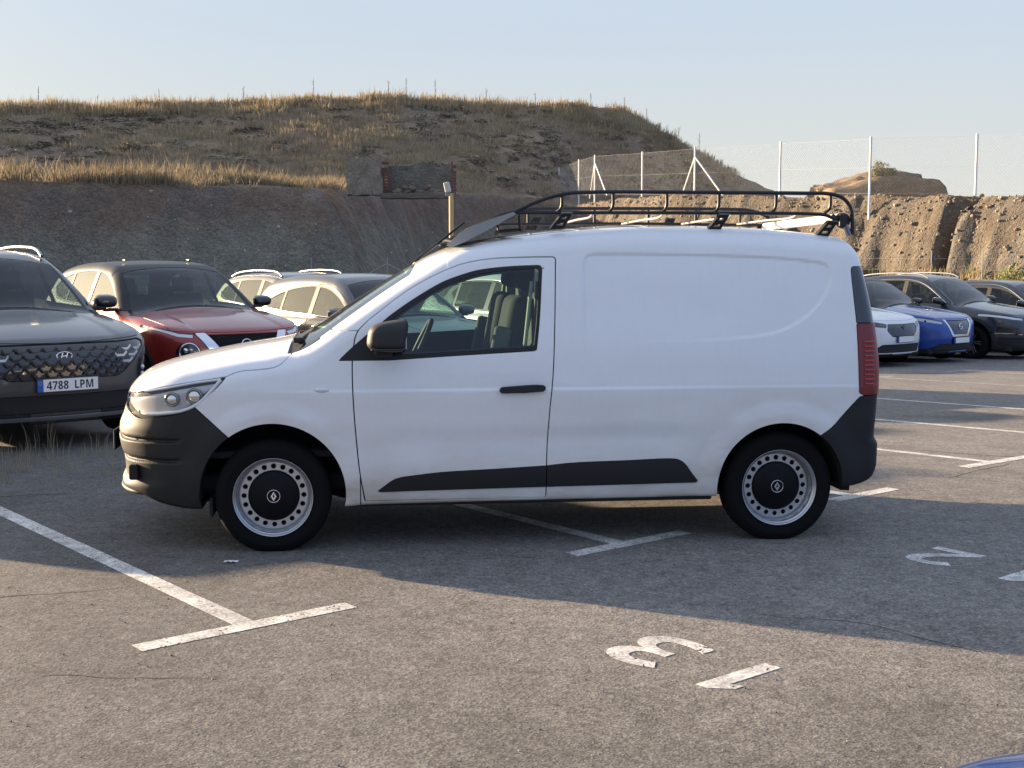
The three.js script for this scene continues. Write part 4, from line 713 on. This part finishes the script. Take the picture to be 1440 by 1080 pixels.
// o: label, pos [x, z], turn, scales sx sy sw, colour materials, list of front panels, options
function car(o) {
  const sx = o.sx || 1, sy = o.sy || 1, sw = o.sw || 1, F0 = o.F || carBase, F = (x, y, z) => F0(x / sx, y / sy, z / sw) * min(sx, sy, sw);
  const U = f => (x, y, z) => f(x / sx, y / sy, z / sw) * min(sx, sy);
  const body = netMesh(F, [-1.08 * sx, .16, -1.0 * sw], [3.7 * sx, 1.72 * sy, 1.0 * sw], o.h || .028);
  const g = o.gap || .003, pos = [o.pos[0], o.pos[2] ?? rise(o.pos[1]), o.pos[1]], C = thing('parked_car', o.label, 'car', pos, o.turn, o.group || 'cars parked in the rows');
  const P = o.paint, R = o.roof || P;
  take(body, U((x, y, z) => max(min(hypot(x, y - .36 * 1) - .415, hypot(x - 2.68, y - .36) - .415), .50 - abs(z))), 0);
  const inner = { p: body.p, t: body.t }, dlo = poly(o.dlo || DLO), B1 = 1.60, B2 = 1.70, C1 = 2.40, C2 = 2.45;
  const ws = (x, y, z) => max(abs(z) - lerp(.77, .60, clamp((x - .42) / .75)), .43 - x - .07 * (abs(z) / .7) ** 2 + .0, x - 1.16 + .06 * (abs(z) / .6) ** 2, 1.0 - y);
  const rw = (x, y, z) => max(abs(z) - lerp(.66, .54, clamp((y - 1.15) / .35)), 1.14 - y, y - 1.47, 2.9 - x);
  const sideW = f => U((x, y, z) => max(f(x, y), .4 - abs(z)));
  const wins = [[.5, B1], [B2, C1], [C2, 3.2]].map(([a, b]) => take(body, sideW((x, y) => max(dlo(x, y) + .014, a - x, x - b)), .001));
  const trimM = take(body, sideW((x, y) => dlo(x, y) - .010), .001);
  const wsM = take(body, U(ws), .002), rwM = take(body, U(rw), .002);
  take(inner, sideW((x, y) => dlo(x, y) + .01), -.01); take(inner, U(ws), -.01); take(inner, U(rw), -.01);
  const cowl = take(body, U((x, y, z) => max(abs(z) - .80, .36 - .06 * (abs(z) / .7) ** 2 - x, x - .5, 1.02 - y)), .002);
  const fronts = (o.front || []).map(q => ({ q, m: take(body, U((x, y, z) => max(q.f(abs(z), y, x), x + .12)), q.gap ?? .003) }));
  const clad = o.clad === false ? null : take(body, U((x, y, z) => max(min(max(min(hypot(x, y - .36), hypot(x - 2.68, y - .36)) - .475, y - .86), y - (o.sill || .40)), .3 - abs(z))), g);
  const rearB = take(body, U((x, y, z) => max(2.95 - x, y - .62)), g);
  const tails = take(body, U((x, y, z) => max(3.28 - x, .84 - y, y - 1.06, .42 - abs(z))), g);
  const hood = take(body, U((x, y, z) => max(x - .40, abs(z) - .80 - .06 * x, .865 + .0 - y + .03 * (abs(z) / .8) ** 2, -.9 - x, .99 - y - .16 * (x < -.1 ? 1 : 0) - .05)), g);
  const roofM = o.roof ? take(body, U((x, y, z) => max(1.075 - y, .45 - x)), g) : null;
  const doors = [];
  for (const s of [-1, 1]) for (const [a, b] of [[.50, 1.655], [1.665, 2.52]]) doors.push(take(body, U((x, y, z) => max(.415 - y, y - 1.50, a - .06 * clamp((.9 - y) / .4) - x + .9 * max(0, y - 1.09), x - b + (b > 2 ? .35 * sstep(.85, .45, y) - .0 : 0), .4 - s * z, y > 1.05 ? dlo(x, y) - .045 : -1)), g));
  part('body', shell(body, F), P, C); part('inner_shell', shell(inner, F, -.02, 0), M.under, C);
  part('hood', shell(hood, F), P, C);
  if (roofM) part('roof', shell(roofM, F), R, C);
  doors.forEach((d, i) => { const dp = part(i % 2 ? 'rear_door' : 'front_door', shell(d, F), P, C), s = i < 2 ? -1 : 1, x = (i % 2 ? 2.28 : 1.42) * sx, y = .93 * sy; part('door_handle', bx(.17, .025, .03, x, y, s * .935 * sw, .01), o.handle || P, dp); });
  wins.forEach((m, i) => { for (const s of [-1, 1]) { const q = { p: m.p, t: m.t }; part('side_window', shell(take(q, (x, y, z) => -s * z, 0), F, -.004, .002), o.glass || M.carGlass, C); } });
  for (const m of pair(trimM)) part('window_trim', shell(m, F, .001, .008), o.trim || M.blackPlastic, C);
  if (o.chromeLine) for (const s of [-1, 1]) { const pts = (o.chromeLine === 'top' ? [[.62, 1.09], [.85, 1.245], [1.2, 1.447], [1.5, 1.528], [2.0, 1.54], [2.5, 1.50], [2.78, 1.435], [2.96, 1.33]] : [[.6, 1.07], [1.6, 1.095], [2.5, 1.135], [2.8, 1.165], [2.95, 1.235], [2.975, 1.30]]).map(([x, y]) => { let z = 1; for (let i = 0; i < 24; i++) z -= F0(x, y, z) * .8; return [x * sx, y * sy, s * (z * sw + .004)]; }); part('chrome_strip', tube(pts, .011, 6, 60), M.chrome, C); }
  part('windshield', shell(wsM, F, -.003, .004), o.ws || o.glass || M.carGlass, C); part('rear_window', shell(rwM, F, -.003, .004), o.glass || M.carGlass, C);
  part('cowl_panel', shell(cowl, F, -.006, .01), M.blackPlastic, C);
  if (clad) part('cladding', shell(clad, F, .004, .012), o.cladMat || M.darkPlastic, C);
  part('rear_bumper', shell(rearB, F), o.cladMat || M.darkPlastic, C); for (const m of pair(tails)) part('tail_light', shell(m, F, .002), M.redLens, C);
  for (const { q, m } of fronts) for (const m2 of pair(m)) { const pm = part(q.n, shell(m2, F, q.off || 0, q.sk ?? .012), q.m, C); if (q.back) part('reflector', shell(m2, F, -.014, 0), q.back, pm); }
  for (const s of [-1, 1]) {
    const mg = new THREE.SphereGeometry(1, 24, 16), a = mg.attributes.position; for (let i = 0; i < a.count; i++) { const pw = (v, e) => Math.sign(v) * abs(v) ** e; const x = pw(a.getX(i), .7), u = (x + 1) / 2; a.setXYZ(i, (.72 + x * .085) * sx, 1.145 * sy + pw(a.getY(i), .65) * (.055 + .022 * u), s * (1.02 * sw + pw(a.getZ(i), .7) * .105)); } mg.computeVertexNormals();
    const mr = part('mirror', mg, o.mirror || P, C); part('mirror_arm', bx(.09, .035, .16, .70 * sx, 1.085 * sy, s * .92 * sw, .012), M.blackPlastic, mr);
    if (o.rails) { const pts = [[1.22, 1.585], [1.35, 1.648], [1.8, 1.678], [2.3, 1.668], [2.75, 1.622], [2.95, 1.565]].map(([x, y]) => [x * sx, (y - .008) * sy, s * .585 * sw]); part('roof_rail', tube(pts, .016, 8, 48), o.rails, C); }
    for (const x of [0, 2.68]) { alloyWheel(C, x * sx, s * .825 * sw, s, .345 / .345 * (o.wr || 1), o.rim || M.darkChrome); part('arch_liner', new THREE.CylinderGeometry(.42, .42, .38, 28, 1, true, PI * .5 - .1, PI + .2).rotateX(PI / 2).translate(x * sx, .36 * sy, s * .70 * sw), std([.01, .01, .011], .9, 0, { side: THREE.DoubleSide }), C); }
  }
  part('underbody', bx(4.1 * sx, .10, 1.5 * sw, 1.32 * sx, .24, 0, .03), M.under, C);
  const ss = o.seat || M.seat, sg = part('seats', seatGeo, ss, C); sg.scale.set(sx, sy, sw); const dg = part('dashboard', dashGeo, M.seat, C); dg.scale.set(sx, sy, sw);
  const solve = (y, z) => { let x = -1.4 * sx; for (let i = 0; i < 60; i++) { const f = F(x, y * sy, z * sw); if (f < .0005) break; x += f * .8; } return x; };
  if (o.plate !== undefined) { const y = o.plateY || .52, pm = new THREE.PlaneGeometry(.52, .11).rotateY(-PI / 2), x = solve(y, 0) - .018; const pl = part('license_plate', bx(.014, .118, .528, x + .008, y * sy, 0, .003), M.blackPlastic, C); part('plate_face', pm.translate(x - .002, y * sy, 0), o.plate, pl); }
  if (o.extra) o.extra(C, { F, solve, sx, sy, sw });
  return C;
}
function pair(m) { let c = 9; for (let i = 2; i < m.p.length; i += 3) c = min(c, abs(m.p[i])); if (c < .05) return [m]; return [1, -1].map(s => take({ p: m.p, t: m.t }, (x, y, z) => -s * z, 0)); }
const V2 = pts => { const f = poly(pts); return (z, y) => f(z, y); };
const ROW = 2.2602;                                                 // heading of the parked cars
const chromeRing = (C, x, y, z, r, t, mat = M.chrome) => part('emblem', new THREE.TorusGeometry(r, t, 8, 32).rotateY(-PI / 2).translate(x, y, z), mat, C);

// grey crossover at the left edge
{
  const grille = V2([[-.1, .862], [.50, .862], [.74, .872], [.80, .85], [.80, .80], [.70, .72], [.60, .66], [.52, .60], [.44, .572], [-.1, .572]]), lamp = V2(outline([[.70, .70], [.86, .72], [.90, .66], [.86, .52]], [[.86, .52], [.74, .50], [.68, .56], [.70, .70]])), intake = V2([[-.1, .445], [.66, .445], [.84, .50], [.86, .34], [.70, .30], [-.1, .30]]), bar1 = V2([[-.1, .272], [.80, .272], [.84, .29], [.84, .262], [.7, .235], [-.1, .235]]);
  car({
    label: 'dark grey crossover with wide patterned grille, cut by the left edge', pos: [-4.33, -11.5, -.02], turn: ROW, sy: 1.02, h: .02, paint: paint([.070, .067, .066], .35, .42, .10), rails: M.railAlu, mirror: M.gloss, plate: plateMat('4788 LPM'), plateY: .53, cladMat: M.blackPlastic, ws: glass([.42, .50, .50]), sill: .42,
    front: [{ n: 'grille', f: grille, m: M.gloss, off: -.012 }, { n: 'headlight', f: lamp, m: M.gloss, off: -.004 }, { n: 'lower_intake', f: intake, m: M.blackPlastic, off: -.01 }, { n: 'skid_strip', f: bar1, m: std([.35, .36, .38], .3, .7), off: .006 }],
    extra(C, k) {
      const slatMat = std([.030, .030, .032], .4, .3); const wing = (w, h, t) => { const s = new THREE.Shape(L2([[-w, .35 * h], [-w * .55, -.6 * h], [w * .55, -.6 * h], [w, .35 * h], [w * .9, .8 * h], [w * .5, -.1 * h], [-w * .5, -.1 * h], [-w * .9, .8 * h]])); return new THREE.ExtrudeGeometry(s, { depth: t, bevelEnabled: true, bevelSize: .002, bevelThickness: .002, bevelSegments: 1 }).rotateY(-PI / 2); };
      const wg = wing(.057, .034, .014), rows = [.612, .664, .716, .768, .820];
      rows.forEach((y, r) => { for (let i = -6; i <= 6; i++) { const z = (i + (r % 2 ? .5 : 0)) * .112; if (grille(abs(z) + .03, y) > -.012 || abs(z) < .10 && y > .74 && y < .80) continue; const x = k.solve(y, z), sl = (k.solve(y, z + .03) - k.solve(y, z - .03)) / .06, drl = abs(z) > .50 && y > .68; part(drl ? 'running_light' : 'grille_slat', wg, drl ? M.drl : slatMat, C, [x + .006, y, z], [0, Math.atan(-sl), 0]); } });
      const x = k.solve(.775, 0) - .004, ring = new THREE.TorusGeometry(.065, .007, 8, 36).scale(1, .56, 1), hb = [bar([-.030, -.030, 0], [-.012, .030, 0], .007, 8), bar([.012, -.030, 0], [.030, .030, 0], .007, 8), bar([-.020, -.004, 0], [.022, .004, 0], .006, 8)];
      part('emblem', merge([ring, ...hb]).rotateY(-PI / 2).translate(x, .775, 0), M.chrome, C);
      for (const s of [-1, 1]) for (const y of [.57, .63]) part('lamp', new THREE.SphereGeometry(.022, 16, 10).translate(k.solve(y, s * .77) + .012, y, s * .77), M.drl, C);
      part('paper_sheet', bx(.16, .004, .24, .80, 1.055, .18, .001).rotateZ(0), std([.7, .7, .66], .8), C);
    }
  });
}
// red car with black roof
{
  const slot = V2([[-.1, .845], [.44, .845], [.30, .70], [.22, .60], [-.1, .60]]), vArm = V2([[.56, .865], [.44, .865], [.20, .55], [.30, .50]]), drl = V2([[.56, .862], [.70, .875], [.93, .955], [.93, .93], [.72, .835], [.58, .82]]), round = (z, y) => hypot(z - .635, (y - .655) * 1.02) - .115, low = V2([[-.1, .44], [.55, .44], [.66, .36], [.60, .26], [-.1, .26]]);
  car({
    label: 'red crossover with black roof and round headlamps behind the van\'s nose', pos: [-3.35, -14.35, -.045], turn: ROW - .02, sx: .95, sy: .96, sw: .965, h: .022, paint: paint([.26, .020, .014], .2, .38, .06), roof: M.roofBlack, mirror: M.gloss, plate: plateMat(''), plateY: .47, cladMat: M.darkPlastic, ws: glass([.45, .55, .50]), glass: glass([.42, .48, .44]), handle: M.gloss,
    front: [{ n: 'grille_arm', f: vArm, m: M.chrome, off: .008 }, { n: 'grille', f: slot, m: M.gloss, off: -.02 }, { n: 'running_light', f: drl, m: M.lens, back: M.drl }, { n: 'headlight', f: round, m: M.lens, back: M.gloss }, { n: 'lower_intake', f: low, m: M.blackPlastic, off: -.012 }],
    extra(C, k) {
      for (const s of [-1, 1]) { const x = k.solve(.655, s * .635), a = new THREE.TorusGeometry(.105 * .96, .010, 8, 36).rotateY(-PI / 2 + s * .55).translate(x + .004, .655 * k.sy, s * .635 * k.sw); part('lamp_ring', a, M.chrome, C); for (const [dy, dz] of [[.03, .03], [.03, -.035], [-.04, 0]]) part('lamp', new THREE.SphereGeometry(.030, 14, 10).translate(x + .028, (.655 + dy) * k.sy, s * (.635 + dz) * k.sw), M.reflector, C); }
      chromeRing(C, k.solve(.73, 0) + .005, .73 * k.sy, 0, .055, .008);
      for (const z of [-.4, .4]) part('roof_fin', bx(.09, .022, .02, 1.45, 1.585, z, .008), M.gloss, C);
    }
  });
}
const suvFront = (o = {}) => [
  { n: 'grille', f: V2(o.grille || [[-.1, .80], [.42, .80], [.36, .60], [-.1, .58]]), m: M.gloss, off: -.012 },
  { n: 'headlight', f: V2(o.lamp || [[.46, .80], [.62, .84], [.95, .90], [.95, .82], [.70, .76], [.48, .73]]), m: M.lens, back: o.lampBack || M.lampInner },
  { n: 'lower_intake', f: V2([[-.1, .42], [.60, .42], [.72, .35], [.64, .27], [-.1, .27]]), m: M.blackPlastic, off: -.012 }];
car({ label: 'grey coupe-like crossover beyond the red car, half hidden by the van\'s windscreen', pos: [-.9, -15.5], turn: ROW, sx: .97, sy: .94, sw: .96, dlo: DLOsleek, paint: paint([.052, .054, .062], .1, .45, .12), chromeLine: 'bottom', glass: glass([.36, .42, .42]), front: suvFront() });
car({ label: 'pale crossover seen through the van\'s cab windows', pos: [1.3, -17.2], turn: ROW, sx: .97, sy: .96, paint: paint([.45, .46, .46], .3, .4, .09), chromeLine: 'top', trim: M.gloss, front: suvFront() });
// white car with slim dark lamps
car({
  label: 'white crossover with dark grille and fang shaped daytime light, right of the van', pos: [6.5, -23.9], turn: ROW, sy: .985, paint: paint([.72, .73, .74], 0, .4, .05), plate: plateMat(''), plateY: .53, sill: .27,
  front: [{ n: 'grille', f: V2(outline([[-.1, .80], [.42, .81]], [[.42, .81], [.46, .70], [.34, .58]], [[.34, .58], [-.1, .565]])), m: M.gloss, off: -.014 }, { n: 'headlight', f: V2([[.44, .81], [.62, .845], [.97, .90], [.97, .84], [.72, .77], [.47, .745]]), m: M.lens, back: M.gloss }, { n: 'running_light', f: V2([[.70, .76], [.745, .77], [.82, .40], [.79, .39]]), m: M.gloss, off: .002 }, { n: 'lower_intake', f: V2([[-.1, .44], [.56, .44], [.68, .36], [.62, .29], [-.1, .29]]), m: M.blackPlastic, off: -.012 }, { n: 'bumper_lip', f: (z, y) => y - .255, m: M.blackPlastic }],
  extra(C, k) { for (let i = 0; i < 5; i++) for (let j = -4; j <= 4; j++) { const y = .605 + i * .042, z = j * .075; if (abs(z) > .36 || abs(z) < .06 && i > 1) continue; part('grille_slat', bx(.006, .006, .04, 0, 0, 0, .002), M.darkChrome, C, [k.solve(y, z) + .006, y * k.sy, z]); } part('emblem', new THREE.ExtrudeGeometry(new THREE.Shape(L2([[-.035, .05], [.035, .05], [.03, -.02], [0, -.05], [-.03, -.02]])), { depth: .01, bevelEnabled: false }).rotateY(-PI / 2).translate(k.solve(.735, 0) + .004, .735 * k.sy, 0), M.darkChrome, C); }
});
const blueFront = [{ n: 'grille_frame', f: (z, y) => max(V2([[-.1, .86], [.44, .86], [.42, .78], [.27, .53], [-.1, .53]])(z, y), -V2([[-.2, .90], [.385, .90], [.37, .785], [.235, .575], [-.2, .575]])(z, y)), m: M.chrome, off: .006 }, { n: 'grille', f: V2([[-.1, .84], [.385, .84], [.37, .785], [.235, .575], [-.1, .575]]), m: M.gloss, off: -.012 }, { n: 'headlight', f: V2([[.47, .83], [.60, .855], [.95, .93], [.95, .86], [.68, .80], [.49, .775]]), m: M.lens, back: M.lampInner }, { n: 'lower_intake', f: V2([[-.1, .40], [.58, .40], [.72, .32], [.62, .25], [-.1, .25]]), m: M.blackPlastic, off: -.012 }];
const bluePaint = paint([.004, .058, .30], .35, .35, .05);
car({ label: 'bright blue crossover with chrome V shaped grille beside the white one', pos: [8.0, -25.3], turn: ROW, sy: .99, paint: bluePaint, roof: M.roofBlack, mirror: M.gloss, plate: plateMat(''), plateY: .46, sill: .30, chromeLine: 'top', front: blueFront, extra(C, k) { chromeRing(C, k.solve(.72, 0) - .002, .72 * k.sy, 0, .055, .010); part('emblem_bar', bx(.008, .022, .14, k.solve(.72, 0) - .002, .72 * k.sy, 0, .003), M.chrome, C); } });
const charcoal = paint([.040, .041, .048], .5, .38, .07);
car({ label: 'charcoal SUV with chrome window line behind the blue car', pos: [10.0, -26.6], turn: ROW, sx: 1.02, sy: 1.03, sw: 1.0, h: .024, paint: charcoal, rails: M.railAlu, chromeLine: 'top', plate: plateMat(''), plateY: .50, sill: .45, front: [{ n: 'headlight', f: V2([[.44, .83], [.60, .85], [.97, .92], [.97, .87], [.68, .81], [.46, .79]]), m: M.lens, back: M.drl }, { n: 'grille', f: V2([[-.1, .83], [.44, .83], [.40, .60], [-.1, .58]]), m: M.gloss, off: -.012 }, { n: 'fog_lamp', f: V2([[.62, .62], [.86, .66], [.86, .56], [.66, .54]]), m: M.gloss, back: M.drl }, { n: 'bumper_strip', f: V2([[.50, .53], [.90, .56], [.90, .535], [.52, .505]]), m: M.chrome }, { n: 'lower_intake', f: V2([[-.1, .44], [.60, .44], [.84, .46], [.84, .32], [.64, .28], [-.1, .28]]), m: M.blackPlastic, off: -.012 }] });
car({ label: 'dark low car at the right edge beyond the charcoal SUV', pos: [12.3, -28.1], turn: ROW, sy: .97, paint: paint([.03, .032, .036], .4, .4, .07), chromeLine: 'top', front: suvFront(), dlo: DLOsleek });
// second row, only roofs and upper sides in view
car({ label: 'silver beige SUV with roof rails behind the red and grey cars', pos: [-2.5, -20.4], turn: ROW, sy: 1.0, paint: paint([.095, .095, .098], .1, .45, .12), rails: M.railAlu, chromeLine: 'bottom', glass: glass([.40, .44, .42]), front: suvFront() });
car({ label: 'white car of which only the roof shows left of the van\'s windscreen top', pos: [1.3, -23.6], turn: ROW, sy: .985, paint: paint([.7, .7, .7], 0, .4, .08), rails: M.railAlu, front: suvFront() });
car({ label: 'pale car with black rear screen behind the grey crossover\'s roof', pos: [-9.4, -17.4], turn: ROW + PI, sy: .985, paint: paint([.6, .58, .55], .1, .4, .08), rails: M.railAlu, front: suvFront() });
// blue car whose bonnet just enters the bottom right corner
car({ label: 'deep blue car bonnet entering at the bottom right corner', pos: [1.33, -1.125], turn: -1.57, sill: .3, sy: .985, h: .02, paint: bluePaint, front: blueFront, group: 'car beside the camera', plate: plateMat(''), plateY: .46 });
// neighbour outside the left edge, whose shadow falls into view
car({ label: 'grey car beyond the left edge, next to the patterned grille crossover', pos: [-5.75, -9.2], turn: ROW, paint: paint([.3, .3, .31], .4, .4, .08), front: suvFront() });

// small litter and weeds on the asphalt
{
  const R = rng(77), v = [];
  for (let i = 0; i < 34; i++) { const x = -4.3 + R() * 1.6, z = -8.9 - R() * 1.6; v.push({ x, y: rise(z), z, a: R() * 6.3, s: .4 + .5 * R(), h: .4 + .9 * R(), c: [.30, .27, .16] }); }
  scatter('dry_weeds', 'sparse dry weeds growing from the asphalt in front of the grey crossover', 'weeds', tuft(9, .34, .007, .16, 9, .5), grassMat, v);
  const peb = [], white = [];
  for (let i = 0; i < 700; i++) { const z = -3.9 - R() * 7, x = (R() - .5) * -z * .95, k = .5 + R(); peb.push({ x, y: .002, z, a: R() * 6, rx: R() * 3, rz: R() * 3, s: .0016 + .0034 * R() * R(), c: R() < .35 ? [.42 * k, .40 * k, .36 * k] : [.08 * k, .075 * k, .07 * k] }); }
  scatter('grit', 'loose grit scattered on the asphalt', 'grit', new THREE.IcosahedronGeometry(1, 0), std([1, 1, 1], 1), peb);
  const g = new THREE.PlaneGeometry(.075, .035, 6, 3), q = g.attributes.position; for (let i = 0; i < q.count; i++) q.setZ(i, .008 * R()); g.rotateX(-PI / 2); g.computeVertexNormals();
  const m = struct('paper_scrap', g, std([.75, .74, .70], .9, 0, { side: THREE.DoubleSide }), 'thing'); m.position.set(-1.47, .006, -6.62); tag(m, 'white scrap of paper on the asphalt in front of the van\'s front wheel', 'litter');
}

renderer.render(scene, camera);
